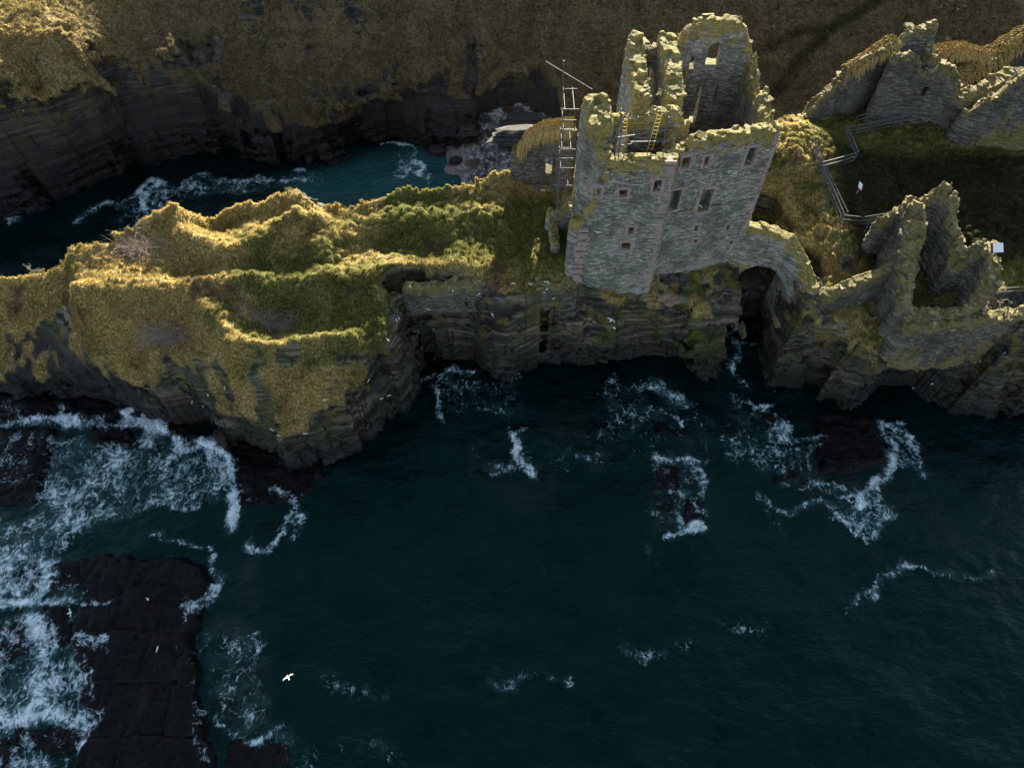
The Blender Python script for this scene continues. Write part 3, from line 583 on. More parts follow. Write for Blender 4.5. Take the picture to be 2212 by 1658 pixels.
# ------------------------------------------------------------------ sea with foam
def S(pts, w, k): return ([P(a, b, 0) for a, b in pts], w, k)
STROKES = [S(*a) for a in [
 ([(-40, 918), (0, 917), (60, 912), (115, 909), (200, 908), (287, 909)], .75, 1.), ([(136, 870), (132, 905)], .35, .9), ([(295, 895), (318, 905), (335, 930), (315, 950)], 1.5, 1.1), ([(345, 905), (330, 925)], .8, .9),
 ([(354, 941), (393, 967), (431, 965), (470, 980), (484, 988), (493, 1022), (500, 1094), (503, 1132)], .85, 1.05), ([(440, 985), (480, 1030)], 1.1, .8),
 ([(0, 1290), (80, 1285), (177, 1290)], .7, 1.), ([(150, 1290), (240, 1293)], .35, .8), ([(90, 1190), (105, 1240), (85, 1285)], 1.3, .9), ([(120, 1060), (150, 1110), (180, 1130)], 2.0, .8), ([(150, 1010), (190, 1000)], 2.2, .7),
 ([(0, 1140), (90, 1120)], 1.6, .75), ([(60, 1170), (160, 1130), (170, 1110)], 1.5, .8), ([(0, 1250), (60, 1260)], 1.3, .8),
 ([(85, 1330), (92, 1380), (80, 1440), (60, 1500), (30, 1550)], 1.6, .9), ([(0, 1540), (60, 1545), (140, 1560), (205, 1562)], 1.2, 1.), ([(0, 1500), (120, 1480)], 1.8, .7), ([(150, 1400), (180, 1392), (240, 1396)], .5, .9), ([(140, 1420), (155, 1480)], .35, .8),
 ([(205, 1562), (195, 1590), (172, 1618), (168, 1590), (170, 1560)], .4, .9), ([(180, 1390), (195, 1440), (190, 1500), (205, 1560)], .35, .7), ([(75, 1600), (85, 1658), (100, 1700)], .7, .8), ([(0, 1600), (20, 1658)], .6, .7), ([(110, 1600), (150, 1658)], .5, .6),
 ([(335, 1158), (370, 1160), (407, 1166), (440, 1180), (458, 1195)], .3, .75), ([(458, 1195), (479, 1238), (484, 1268)], .6, .85), ([(484, 1268), (470, 1295), (440, 1310), (417, 1312)], .8, .8), ([(410, 1305), (415, 1330)], .4, .7),
 ([(584, 1051), (610, 1070), (640, 1090), (647, 1115), (635, 1150)], .6, .72), ([(635, 1110), (600, 1150), (580, 1199), (545, 1188), (532, 1171)], .45, .72), ([(500, 1085), (555, 1080)], .5, .6),
 ([(460, 1535), (470, 1565), (493, 1578), (565, 1587)], .35, .8), ([(565, 1587), (590, 1560), (608, 1544)], .55, .85), ([(608, 1570), (640, 1620), (670, 1658)], .9, .55), ([(417, 1390), (432, 1500), (426, 1590), (450, 1650)], .5, .55), ([(500, 1470), (540, 1480), (560, 1500)], 1.2, .5),
 # bay
 ([(892, 805), (930, 812), (958, 813), (987, 808), (1024, 805)], .7, .75), ([(958, 815), (950, 845), (955, 880), (965, 920)], .55, .7), ([(960, 815), (985, 835), (1010, 860)], .8, .6), ([(1105, 815), (1120, 830)], .5, .6), ([(1090, 880), (1090, 930)], .6, .45),
 ([(1097, 940), (1105, 955), (1115, 975), (1135, 1000), (1151, 1018)], .65, 1.), ([(1150, 925), (1125, 937), (1100, 945)], .35, .7), ([(1075, 1015), (1110, 1010)], .9, .6), ([(1235, 975), (1260, 990), (1300, 970)], .8, .6), ([(1190, 1000), (1240, 985)], .5, .5),
 ([(1425, 838), (1440, 850), (1465, 870)], 1.1, .85), ([(1400, 880), (1440, 892), (1458, 915)], .4, .8), ([(1330, 830), (1370, 860), (1400, 890)], .9, .5), ([(1310, 850), (1400, 840)], .8, .5), ([(1290, 940), (1350, 900)], 1.0, .5),
 ([(1615, 855), (1645, 875), (1675, 867)], .45, .8), ([(1640, 880), (1680, 905), (1690, 930), (1697, 945)], .5, .75), ([(1697, 920), (1702, 945)], .7, 1.), ([(1700, 940), (1740, 945), (1776, 950)], .5, .8), ([(1665, 960), (1720, 970), (1765, 965)], .7, .65),
 ([(1560, 940), (1600, 950), (1590, 975)], 1., .6), ([(1600, 870), (1580, 850)], .8, .5), ([(1412, 980), (1476, 990), (1510, 1000), (1536, 1040), (1528, 1080)], .6, .75), ([(1455, 1062), (1490, 1070), (1525, 1110)], .5, .75),
 ([(1500, 1000), (1520, 1060), (1530, 1110)], .8, .6), ([(1430, 1165), (1465, 1152), (1480, 1138), (1525, 1134)], .5, 1.), ([(1462, 1110), (1472, 1130)], .5, .95), ([(1410, 1100), (1430, 1120)], .5, .6), ([(1395, 1180), (1410, 1220)], .4, .5),
 ([(1885, 909), (1915, 925), (1952, 918)], .45, .85), ([(1889, 915), (1915, 957), (1930, 1000), (1920, 1030), (1895, 1045)], .75, .95), ([(1940, 930), (1970, 945), (1985, 975), (1990, 1010)], .5, .7), ([(1985, 995), (2003, 1030)], .6, .7),
 ([(1895, 1045), (1850, 1065), (1842, 1090)], .5, .95), ([(1772, 1027), (1800, 1030), (1815, 1045)], .4, .8), ([(1850, 1066), (1905, 1080)], .5, .8), ([(1780, 1075), (1830, 1125), (1860, 1155), (1900, 1140), (1925, 1110)], .5, .75),
 ([(1640, 1080), (1690, 1105), (1720, 1095), (1760, 1075), (1780, 1077)], .5, .7), ([(1690, 1045), (1705, 1050)], .5, .8), ([(1660, 1110), (1680, 1150)], .8, .45), ([(1730, 985), (1735, 1040)], .4, .6), ([(1752, 985), (1755, 1045)], .4, .6),
 ([(1875, 1295), (1905, 1260), (1950, 1220), (1990, 1228)], .55, .62), ([(1990, 1228), (2020, 1240), (2060, 1235), (2100, 1245), (2150, 1236)], .45, .55), ([(1560, 1340), (1600, 1355), (1655, 1352)], .5, .52), ([(1340, 1410), (1390, 1425), (1440, 1400), (1500, 1385)], .8, .5),
 ([(1050, 1470), (1140, 1468), (1230, 1465)], .5, .5), ([(700, 1470), (740, 1490), (840, 1500)], .6, .42), ([(1170, 1222), (1220, 1218)], .5, .4), ([(740, 1605), (800, 1610), (860, 1640)], .7, .4), ([(1850, 1320), (1880, 1290)], .5, .55),
 # cleft below the arch
 ([(1590, 700), (1583, 735), (1600, 760), (1580, 800)], .6, .75), ([(1600, 745), (1640, 740)], .4, .6), ([(1570, 790), (1620, 830)], .8, .5),
 # inlet behind the headland
 ([(163, 475), (190, 462), (222, 440), (262, 446)], .8, .62), ([(262, 446), (320, 420), (379, 408), (423, 384), (467, 385), (540, 385), (621, 388)], .9, .68), ([(300, 425), (312, 400), (330, 385), (345, 400), (320, 425), (310, 460)], 1.0, .95), ([(330, 440), (360, 460), (300, 480)], 1.2, .75),
 ([(560, 380), (600, 392), (650, 380)], .9, .7), ([(-10, 450), (20, 455), (25, 480)], 1.2, .75), ([(650, 362), (662, 366)], .5, .9), ([(830, 312), (855, 308), (890, 312), (896, 335), (880, 340)], .45, .85), ([(890, 345), (915, 350), (900, 370), (920, 395)], .65, .95), ([(870, 330), (885, 380)], 1.1, .6), ([(230, 500), (300, 490)], 1., .45)]]
POLYS = [([P(a, b, 0) for a, b in p], k) for p, k in [
 ([(110, 940), (201, 930), (297, 964), (354, 945), (480, 1000), (482, 1075), (420, 1095), (335, 1105), (278, 1137), (182, 1147), (168, 1170), (158, 1200), (110, 1218), (96, 1247), (96, 1290), (-30, 1300), (-30, 1108), (72, 1098), (91, 1030)], .56),
 ([(0, 870), (80, 880), (95, 905), (0, 910)], .45), ([(-30, 1318), (91, 1318), (96, 1410), (201, 1385), (244, 1398), (144, 1422), (192, 1440), (192, 1510), (163, 1535), (211, 1563), (182, 1616), (168, 1558), (29, 1568), (-30, 1600)], .52),
 ([(-30, 1600), (60, 1590), (150, 1658), (160, 1720), (-30, 1720)], .5), ([(40, 930), (100, 935), (90, 1040), (0, 1060), (-20, 950)], .42),
 ([(105, 1220), (170, 1215), (175, 1290), (100, 1290)], .45), ([(180, 1300), (240, 1300), (150, 1390), (95, 1390)], .3), ([(100, 1330), (140, 1330), (150, 1400), (95, 1400)], .42),
 ([(430, 1340), (560, 1360), (590, 1500), (560, 1590), (470, 1560), (430, 1440)], .38), ([(900, 810), (1120, 820), (1140, 900), (960, 900)], .36), ([(1300, 830), (1470, 840), (1480, 900), (1290, 960)], .36),
 ([(1560, 860), (1640, 880), (1750, 950), (1740, 1060), (1560, 1000)], .38), ([(1400, 970), (1540, 990), (1550, 1120), (1410, 1150)], .36), ([(1770, 1030), (1900, 1040), (1945, 1110), (1860, 1158), (1790, 1120)], .5), ([(1890, 910), (1990, 940), (2000, 1030), (1900, 1040)], .42),
 ([(1000, 950), (1560, 880), (1560, 1000), (1000, 1050)], .2), ([(240, 480), (290, 400), (620, 375), (650, 400), (420, 430), (300, 490)], .45), ([(560, 370), (700, 365), (700, 400), (560, 400)], .3), ([(860, 310), (920, 330), (920, 400), (850, 400)], .4)]]
def foam_at(X, Y):
    X, Y = X+(fbm(X, Y, 3.5, 1)-.5)*2.6+(fbm(X, Y, 1.1, 3)-.5)*.9, Y+(fbm(X, Y, 3.1, 4)-.5)*2.2+(fbm(X, Y, 1.2, 6)-.5)*.9
    kv = .72+.5*fbm(X, Y, 2.2, 2)
    m = np.zeros(X.shape)
    for pts, w, k in STROKES:
        lo = np.min(pts, 0)-4; hi = np.max(pts, 0)+4
        s = (X > lo[0]) & (X < hi[0]) & (Y > lo[1]) & (Y < hi[1])
        if not s.any(): continue
        d, _ = line_dist(X[s], Y[s], pts); m[s] = np.maximum(m[s], k*np.exp(-(d/(w*1.02))**2))
    for p, k in POLYS:
        lo = np.min(p, 0)-2; hi = np.max(p, 0)+2
        s = (X > lo[0]) & (X < hi[0]) & (Y > lo[1]) & (Y < hi[1])
        if not s.any(): continue
        m[s] = np.maximum(m[s], (k+.05)*sstep(.5, -.9, poly_sdf(X[s], Y[s], p)))
    return m*kv
xs = np.r_[-3000, -800, -300, -150, np.arange(-84, 84, .3), 150, 300, 800, 3000]; ys = np.r_[-3000, -900, -300, -100, -40, np.arange(-16, 92, .3)]
X, Y = np.meshgrid(xs, ys, indexing='ij')
foam = foam_at(X, Y)
Z = np.where((np.abs(X) < 90) & (Y > -20), (fbm(X+.4*Y, Y*1.5, 9., 2, 2)-.5)*.7+(fbm(X, Y*1.7, 3.2, 2)-.5)*.4+(fbm(X, Y, .9, 4)-.5)*.12+np.minimum(foam, 1)*.12, -.1)
sh = np.maximum.reduce([sstep(0, -2, poly_sdf(X, Y, [P(a, b, 0) for a, b in p]))*k for p, k in [
    ([(400, 1330), (540, 1290), (600, 1400), (620, 1600), (470, 1620), (430, 1500)], .85), ([(500, 1200), (570, 1180), (590, 1300), (540, 1380), (500, 1300)], .6), ([(1000, 880), (1300, 860), (1340, 980), (1180, 1140), (1080, 1120), (960, 980)], .5),
    ([(1400, 900), (1560, 920), (1560, 1160), (1380, 1190)], .6), ([(1640, 940), (1940, 960), (1960, 1120), (1700, 1120)], .6)]])
sh = sh*sstep(.35, .6, fbm(X, Y, 4., 5))
turq = sstep(2.5, -3, poly_sdf(X, Y, [P(a, b, 0) for a, b in [(620, 380), (900, 300), (1010, 300), (1000, 420), (600, 460)]]))
sea = npmesh('water_sea', np.stack([X, Y, Z], -1).reshape(-1, 3), grid_quads(*X.shape), M_WATER, attrs={'foam': foam.ravel(), 'shallow': sh.ravel(), 'turq': turq.ravel()}); tag(sea, kind='structure')
# ------------------------------------------------------------------ wave-cut rock: flat jointed slabs
def slab_rock(name, poly, top, h=.17, steps=(3.6, 2.4), amp=.45, edge=.5, kind=None, label=None, cat=None, group=None, tilt=(0, 0), rag=.7):
    poly = [P(a, b, .3) for a, b in poly]; lo = np.min(poly, 0)-1.5; hi = np.max(poly, 0)+1.5
    X, Y = np.meshgrid(np.arange(lo[0], hi[0], h), np.arange(lo[1], hi[1], h), indexing='ij')
    Xw = X+(fbm(X, Y, 6., 2)-.5)*1.2; Yw = Y+(fbm(X, Y, 5., 4)-.5)*1.
    # rectangular joint blocks, each at a height of its own
    rI = np.floor(Yw/steps[1]).astype(int); sx = steps[0]*(.7+.8*_T[3][rI & 255, 5]); cI = np.floor((Xw+rI*1.7)/sx).astype(int)
    hb = _T[4][rI & 255, cI & 255]
    fx = np.abs((Xw+rI*1.7)/sx-cI-.5)*2; fy = np.abs(Yw/steps[1]-rI-.5)*2
    crack = np.maximum(sstep(.93, 1, fx), sstep(.92, 1, fy))*_T[5][rI & 255, cI & 255]
    cb = cells(X*1.+.3*Y, Y*1.2, 1.5, 4); hb2 = (cb[0]-.5)*.16-.14*sstep(.07, 0., cb[2]-cb[1])
    d = poly_sdf(X, Y, poly)+(fbm(X, Y, 2.2, 1)-.5)*rag*2+(hb-.5)*rag*1.3
    Z = top+(hb-.5)*amp*2+(fbm(X, Y, 1.1, 5)-.5)*.28-crack*.3+hb2+tilt[0]*(X-X.mean())+tilt[1]*(Y-Y.mean())
    Z = np.where(d < 0, Z, Z-(d/edge)**1*1.1); Z = np.maximum(Z, -1.4)
    keep = (d < 1.6)
    V = np.stack([X, Y, Z], -1).reshape(-1, 3); Q = grid_quads(*X.shape); kk = keep.ravel()
    Q = Q[kk[Q].all(1)]; used = np.unique(Q); mp = np.full(len(V), -1); mp[used] = np.arange(len(used)); V = V[used]; Q = mp[Q]
    fo = foam_at(V[:, 0], V[:, 1])*sstep(top+.75, top+.05, V[:, 2])
    o = npmesh(name, V, Q, M_SHELF, attrs={'foam': fo})
    return tag(o, label, cat, group, kind)
slab_rock('ground_rock_shelf', [(178, 1208), (330, 1200), (440, 1215), (448, 1260), (420, 1300), (410, 1360), (425, 1480), (428, 1560), (455, 1720), (150, 1720), (195, 1570), (195, 1470), (150, 1395), (175, 1300)], .75, kind='structure', steps=(5, 4.2), amp=.22)
slab_rock('ground_rock_shelf', [(350, 905), (400, 920), (560, 975), (700, 990), (700, 1030), (640, 1075), (540, 1085), (505, 1060), (500, 995), (430, 960), (360, 945)], .55, kind='structure', steps=(4, 3), amp=.25)
slab_rock('ground_rock_shelf', [(-40, 850), (300, 870), (270, 892), (130, 900), (-40, 905)], .6, kind='structure', steps=(4, 2), amp=.3)
n = 0
for poly, top, lab in [([(-30, 925), (112, 925), (105, 990), (92, 1030), (80, 1085), (0, 1095), (-30, 1090)], .5, 'large black slab awash at the left edge, below the long white surf line'),
    ([(201, 921), (275, 922), (292, 958), (208, 962)], .5, 'square black slab just left of the white splash'),
    ([(40, 1235), (80, 1230), (85, 1270), (45, 1285)], .4, 'small black rock islet among dense foam at the left edge'),
    ([(108, 1222), (172, 1215), (176, 1262), (110, 1268)], .45, 'rounded black rock beside the top left corner of the big shelf'),
    ([(98, 1305), (140, 1305), (150, 1385), (100, 1390)], .4, 'upright black slab with foam streaks left of the big shelf'),
    ([(0, 1355), (65, 1352), (68, 1400), (10, 1412)], .4, 'black block at the left edge under the lower foam streak'),
    ([(88, 1458), (142, 1458), (142, 1488), (90, 1492)], .4, 'small rectangular black rock ringed by thick foam'),
    ([(36, 1578), (165, 1568), (180, 1612), (60, 1620)], .4, 'long black rock below the lowest bright surf band'),
    ([(-30, 1610), (30, 1600), (50, 1690), (-30, 1700)], .4, 'black rock in the bottom left corner'),
    ([(500, 1600), (620, 1610), (640, 1700), (480, 1700)], .15, 'dark low rock at the bottom edge right of the shelf'),
    ([(1776, 892), (1881, 903), (1895, 950), (1911, 990), (1850, 1015), (1769, 1025)], .55, 'big squarish black sea rock left of the curving surf at the right'),
    ([(1664, 992), (1720, 988), (1728, 1035), (1670, 1045)], .2, 'low round dark rock in open water left of the big square rock'),
    ([(1425, 1008), (1460, 1005), (1468, 1050), (1450, 1075), (1468, 1112), (1425, 1112), (1412, 1060)], .3, 'narrow upright dark rock in the middle of the bay'),
    ([(1478, 1075), (1520, 1082), (1522, 1130), (1475, 1128)], .3, 'mottled dark rock with a white surf edge under it'),
    ([(1416, 908), (1460, 905), (1470, 935), (1418, 938)], .3, 'small dark rock below the round foam patch'),
    ([(1475, 905), (1522, 900), (1520, 935), (1480, 938)], .3, 'small dark rock to the right of its twin below the round foam patch'),
    ([(1650, 885), (1680, 885), (1690, 915), (1655, 918)], .25, 'little dark rock close under the right cliff')]:
    slab_rock('sea_rock', poly, top, steps=(2.4, 2.0), amp=.18, rag=.5, label=lab, cat='rock', group='dark rocks awash in the sea')

# ------------------------------------------------------------------ ruined masonry
def ruin(name, segs, parent=None, wins=(), h=.13, m=None, jag=.55, rub=1., face=.06, mind=True):
    # segs: (path [(x, y, ztop)...], zbase, thickness[, batter])
    allp = np.array([p for s in segs for p in s[0]]); th = max(s[2] for s in segs); zb = min(s[1] for s in segs)
    lo = allp.min(0)-th*.5-1.0; hi = allp.max(0)+th*.5+1.0
    xs = np.arange(lo[0], hi[0], h); ys = np.arange(lo[1], hi[1], h); zs = np.arange(zb-.3, hi[2]+.5, h)
    X, Y = np.meshgrid(xs, ys, indexing='ij')
    f = np.full(X.shape+(len(zs),), 9., np.float32); tops = np.full(X.shape, -99.)
    cj = (cells(X, Y, .75, 2)[0]-.5)*jag*1.3+(fbm(X, Y, 2.2, 3)-.5)*jag*1.6
    fr = (fbm(X, Y, .5, 1)-.5)*face*3+(fbm(X, Y, 3., 6)-.5)*face*3.5
    for s in segs:
        d, zt = line_dist(X, Y, s[0]); zt = zt+cj; bat = s[3] if len(s) > 3 else 0.
        tops = np.where(d < s[2]*.5+.3, np.maximum(tops, zt), tops)
        for k, z in enumerate(zs):
            nz = (vn(X+z*3.1, Y-z*2.3, .45, 4)-.5)*face*3
            crumble = np.clip((z-zt+1.0)/1.0, 0, 1)*.16
            g_ = np.maximum(d-s[2]*.5-bat*np.clip(zt-z, 0, 20)+nz+fr+crumble, (z-zt)*.8)
            g_ = np.maximum(g_, s[1]-z)
            f[:, :, k] = np.minimum(f[:, :, k], g_)
    for w in wins:
        cx, cy, cz, hw, hh, dp, an = w[:7]; ca, sa = math.cos(an), math.sin(an)
        u = (X-cx)*ca+(Y-cy)*sa; v = -(X-cx)*sa+(Y-cy)*ca
        for k, z in enumerate(zs):
            if abs(z-cz) > hh+1: continue
            ww = hw
            if len(w) > 7 and z > cz+hh-hw: ww = math.sqrt(max(0, hw*hw-(z-cz-hh+hw)**2))
            b = np.maximum(np.maximum(np.abs(u)-ww, np.abs(v)-dp), abs(z-cz)-hh)
            f[:, :, k] = np.maximum(f[:, :, k], -b)
    f[0] = f[-1] = 1; f[:, 0] = f[:, -1] = 1; f[:, :, -1] = 1
    V, Q = surface_net(f, (xs[0], ys[0], zs[0]), h)
    ii = np.clip(np.rint((V[:, 0]-xs[0])/h).astype(int), 0, len(xs)-1); jj = np.clip(np.rint((V[:, 1]-ys[0])/h).astype(int), 0, len(ys)-1)
    top = np.clip(1-(tops[ii, jj]-V[:, 2])/(4.5 if name != 'wall' else 2.5), 0, 1)**1.5
    o = npmesh(name, V, Q, m or M_WALL, parent, {'top': top}, smooth=False)
    # loose stones bedded along the broken top
    if rub > 0:
        mb = MB(); R = random.Random(len(V))
        for s in segs:
            pts = s[0]
            for a, b in zip(pts[:-1], pts[1:]):
                L = math.hypot(b[0]-a[0], b[1]-a[1])
                for q in range(int(L*2.6*rub)):
                    t = R.random(); x = a[0]+(b[0]-a[0])*t; y = a[1]+(b[1]-a[1])*t
                    nx, ny = -(b[1]-a[1])/L, (b[0]-a[0])/L; w = R.uniform(-.5, .5)*s[2]*.95
                    x += nx*w; y += ny*w; i = int(round((x-xs[0])/h)); j = int(round((y-ys[0])/h))
                    if not (0 <= i < len(xs) and 0 <= j < len(ys)): continue
                    col = f[i, j]; kk = np.argwhere(col < 0)
                    if not len(kk): continue
                    z = zs[kk[-1, 0]]+.02
                    sz = R.uniform(.18, .45)+R.random()**3*.7
                    random.seed(int(x*991)+int(y*733)+q)
                    mb.box((x, y, z), (sz, sz*R.uniform(.45, .8), R.uniform(.12, .3)), R.uniform(0, PI), .13, R.uniform(-.3, .3))
        if mb.v:
            c = mb.build('rubble_topping', M_CAP, parent if parent else o); c['kind'] = 'stuff'
    return o
def quoins(name, x, y, z0, z1, ux, uy, parent, sx=1, sy=1):
    # alternating long and short corner blocks, wrapping the corner
    mb = MB(); z = z0; i = 0; R = random.Random(int(x*10))
    an = math.atan2(uy, ux)
    while z < z1:
        hh = R.uniform(.18, .4); L = R.choice((.35, .5, .8, 1.05))*R.uniform(.8, 1.2); D = R.uniform(.35, .9)
        bt = .012*(27-z)+.01; sy_ = sx*(1 if ux > 0 else -1)
        c = Vector((x, y, z+hh/2))+Vector((ux, uy, 0))*sx*(L/2-bt)+Vector((0, 1, 0))*(D/2-bt)
        mb.box(c, (L, D, hh-.02), an, .03); z += hh+(R.random() < .2)*.2; i += 1
    return mb.build(name, M_PINK, parent)
def surround(cx, cy, cz, hw, hh, an, parent, name='window_surround'):
    mb = MB(); ca, sa = math.cos(an), math.sin(an); R = random.Random(int(cx*77+cz*31))
    def b(u, v, w_, h_):
        mb.box((cx+ca*u+sa*.0, cy+sa*u, cz+v), (w_, .34, h_), an, .03)
    z = -hh-.1
    while z < hh+.05:
        k = R.uniform(.22, .42)
        for s_ in (-1, 1):
            w_ = R.uniform(.12, .45)
            b(s_*(hw+w_/2-.01), z+k/2, w_, k+.01)
        z += k
    b(0, hh+.16, 2*hw+.5, .26); b(0, -hh-.15, 2*hw+.4, .22)
    return mb.build(name, M_PINK, parent)
keep = empty('ruined_keep', (14, 54, 13)); tag(keep, 'tall roofless stone keep with arched gable, standing on the cliff edge with lichen-capped walls', 'castle ruin')
fa, fb = (6.6, 46.75), (13.4, 46.75)
ga, gb = (13.3, 48.1), (22.6, 50.4)
AB = math.atan2(gb[1]-ga[1], gb[0]-ga[0])
def winset(specs, a, b, an):
    ws = []
    for (px, py, hw, hh) in specs:
        x, y, z, _ = onplane(px, py, a, b); ws.append((x, y, z, hw, hh, 1.1, an))
    return ws
wA = winset([(1290, 413, .35, .42), (1346, 416, .35, .34), (1420, 400, .32, .55), (1363, 497, .25, .36), (1352, 530, .42, .42), (1251, 541, .28, .4)], fa, fb, 0)
wB = winset([(1621, 337, .42, .9), (1526, 346, .22, .42), (1481, 350, .38, .5), (1523, 432, .58, 1.25), (1456, 432, .5, 1.1), (1503, 494, .2, .48), (1572, 489, .18, .32), (1502, 519, .2, .2), (1578, 522, .18, .2)], ga, gb, AB)
ruin('tower_front_wall', [([(7.0, 47.5, 21.5), (7.9, 47.5, 26.7), (13.2, 47.5, 26.6)], 9.5, 1.3, .012), ([(5.95, 47.6, 20.3), (9, 47.7, 19.8)], 9.5, 1.55, .012)], keep, wA, jag=.3)
off = lambda p, d: (p[0]-math.sin(AB)*d, p[1]+math.cos(AB)*d)
q0, q1 = off(ga, .75), off(gb, .75)
mid = lambda t: (q0[0]+(q1[0]-q0[0])*t, q0[1]+(q1[1]-q0[1])*t)
ruin('main_front_wall', [([(*mid(.0), 26.3), (*mid(.17), 26.2), (*mid(.2), 27.2), (*mid(.6), 27.4), (*mid(.97), 27.2)], 9.5, 1.4, .01)], keep, wB, jag=.35)
ruin('tower_side_wall', [([(7.75, 48.0, 26.9), (7.2, 50.2, 27.4)], 12, 1.15), ([(7.35, 50.8, 28.1), (7.1, 52.6, 28.5)], 12, 2.5), ([(13.2, 48.4, 26), (13.7, 51.6, 26)], 12, 1.1)], keep, jag=.55)
ruin('cross_wall', [([(8.7, 52.4, 27.2), (10.2, 52.5, 26.8), (11.8, 52.6, 27.7), (14.2, 52.6, 27.6), (15, 52.6, 26.5)], 12, 1.15)], keep, [(9.7, 52.5, 24.5, .6, 1.5, 1, 0)], jag=.4)
ruin('rear_wing_wall', [([(11.3, 54.7, 27.9), (11.5, 62.6, 28.6)], 12, 1.6), ([(14.1, 54.7, 28.), (14.4, 58, 28.5), (14.4, 62.8, 28.7)], 12, 1.75), ([(11.2, 62.6, 27.4), (14.3, 62.6, 27.5)], 12, 1.1), ([(10.9, 54.5, 25.2), (14.6, 54.5, 25)], 12, 1.0)], keep,
     [(12.8, 62.6, 24.5, .6, 1.4, 1.2, 0), (11.3, 58.5, 25.2, 1.2, .5, .35, PI/2)], jag=.45)
gpa, gpb = (14.8, 63.2), (24, 63.4)
def gw(px0, py0, px1, py1, arch=False):
    x0, y0, z0, _ = onplane(px0, py1, gpa, gpb); x1, y1, z1, _ = onplane(px1, py0, gpa, gpb)
    r = ((x0+x1)/2, (y0+y1)/2+.3, (z0+z1)/2, abs(x1-x0)/2, abs(z1-z0)/2, 1.3, 0)
    return r+(1,) if arch else r
ruin('gable_wall', [([(14.9, 63.5, 27.5), (16., 63.5, 28.7), (17.3, 63.6, 29.5), (19., 63.7, 29.8), (20.8, 63.7, 29.7), (22.0, 63.8, 28.4), (22.6, 63.8, 27.3), (23.1, 63.9, 26.2)], 12, 1.3)], keep,
     [gw(1522, 90, 1562, 137, True), gw(1486, 185, 1519, 262), gw(1487, 120, 1507, 146), gw(1540, 180, 1552, 215)], jag=.35)
ruin('right_side_wall', [([(22.4, 51.6, 26.6), (22.6, 53.2, 25.6)], 12, 1.3), ([(22.6, 53.2, 24.4), (22.8, 54.2, 24.2)], 12, 1.3), ([(22.9, 54.8, 25.6), (23.1, 58.2, 26.1)], 12, 1.45), ([(23., 58.8, 24.6), (23., 60.5, 25.6), (23., 63.3, 26.4)], 12, 1.1)], keep, jag=.6)
ruin('inner_wall', [([(14.9, 53.5, 24.5), (14.7, 55, 25)], 12, 1.1), ([(16.2, 59, 22), (16.6, 62.9, 25)], 12, .9)], keep, jag=.6)
quoins('corner_quoins', 13.42, 46.82, 11.5, 26.8, -1, 0, keep)
quoins('corner_quoins', gb[0], gb[1], 13, 26.8, -math.cos(AB), -math.sin(AB), keep)
quoins('corner_quoins', 6.1, 46.8, 12.5, 19.5, 1, 0, keep)
for w in wA: surround(w[0], w[1]+.08, w[2], w[3], w[4], 0, keep)
for w in wB: surround(w[0]-math.sin(AB)*.08, w[1]+math.cos(AB)*.08, w[2], w[3], w[4], AB, keep)
x0, y0, z0, hw_, hh_ = wB[0][:5]
# string course of weathered stones where the floors were
mb = MB(); R = random.Random(4)
for t in np.arange(.04, .95, .03):
    x, y = ga[0]+(gb[0]-ga[0])*t, ga[1]+(gb[1]-ga[1])*t
    mb.box((x, y+.12, 20.1+R.uniform(-.03, .03)), (.36, .4, R.uniform(.12, .2)), AB, .04)
mb.build('string_course', M_WALLD, keep)

ch = empty('ruined_gable', (3, 59.5, 15)); tag(ch, 'free-standing rough wall with one narrow arched window and thick straw grass hanging over its top', 'wall')
wx = onplane(1187, 352, (0.4, 59.4), (6, 58.6))
ruin('wall', [([(.6, 59.6, 18.8), (1.4, 59.6, 19.8), (3, 59.4, 21.), (5.8, 59., 21.6)], 11, 1.5), ([(.7, 60.2, 19.4), (1., 62.2, 18.)], 11, 1.2)], ch, [(wx[0], wx[1]+.5, wx[2], .36, 1.05, 1.6, -.1, 1), (wx[0]-.1, wx[1]+.5, wx[2]-2.6, .3, .5, 1.5, -.1)], m=M_WALLD, jag=.3, rub=.3)
def grass_cap(name, path, th, drop, parent, mat, n=26, seed=1, tag_=None):
    # shaggy mat of grass: a thick quilt of overlapping drooping tufts along a wall top
    R = random.Random(seed); mb = MB()
    for a, b in zip(path[:-1], path[1:]):
        L = math.hypot(b[0]-a[0], b[1]-a[1]); nx, ny = -(b[1]-a[1])/L, (b[0]-a[0])/L
        for q in range(int(L*n)):
            t = R.random(); w = R.uniform(-.5, .5); x = a[0]+(b[0]-a[0])*t+nx*w*th; y = a[1]+(b[1]-a[1])*t+ny*w*th
            z = a[2]+(b[2]-a[2])*t+.25*(1-4*w*w)
            an = R.uniform(0, 2*PI); sd_ = -1 if w < 0 else 1
            dx = nx*sd_*abs(w)*1.6+math.cos(an)*.25; dy = ny*sd_*abs(w)*1.6+math.sin(an)*.25
            ln = R.uniform(.35, .8)*drop; wd = R.uniform(.03, .07)
            px, py = -dy, dx; k = math.hypot(px, py)+1e-6; px, py = px/k*wd, py/k*wd
            p0 = Vector((x, y, z-.05)); p1 = p0+Vector((dx*.3, dy*.3, .18)); p2 = p0+Vector((dx*.75, dy*.75, .02-ln*.35*abs(w)*2)); p3 = p0+Vector((dx*.95, dy*.95, -ln*(.3+abs(w)*1.6)))
            s_ = Vector((px, py, 0))
            mb.add([p0-s_, p0+s_, p1+s_, p1-s_, p2+s_*.8, p2-s_*.8, p3], [(0, 1, 2, 3), (3, 2, 4, 5), (5, 4, 6)])
    return mb.build(name, mat, parent)
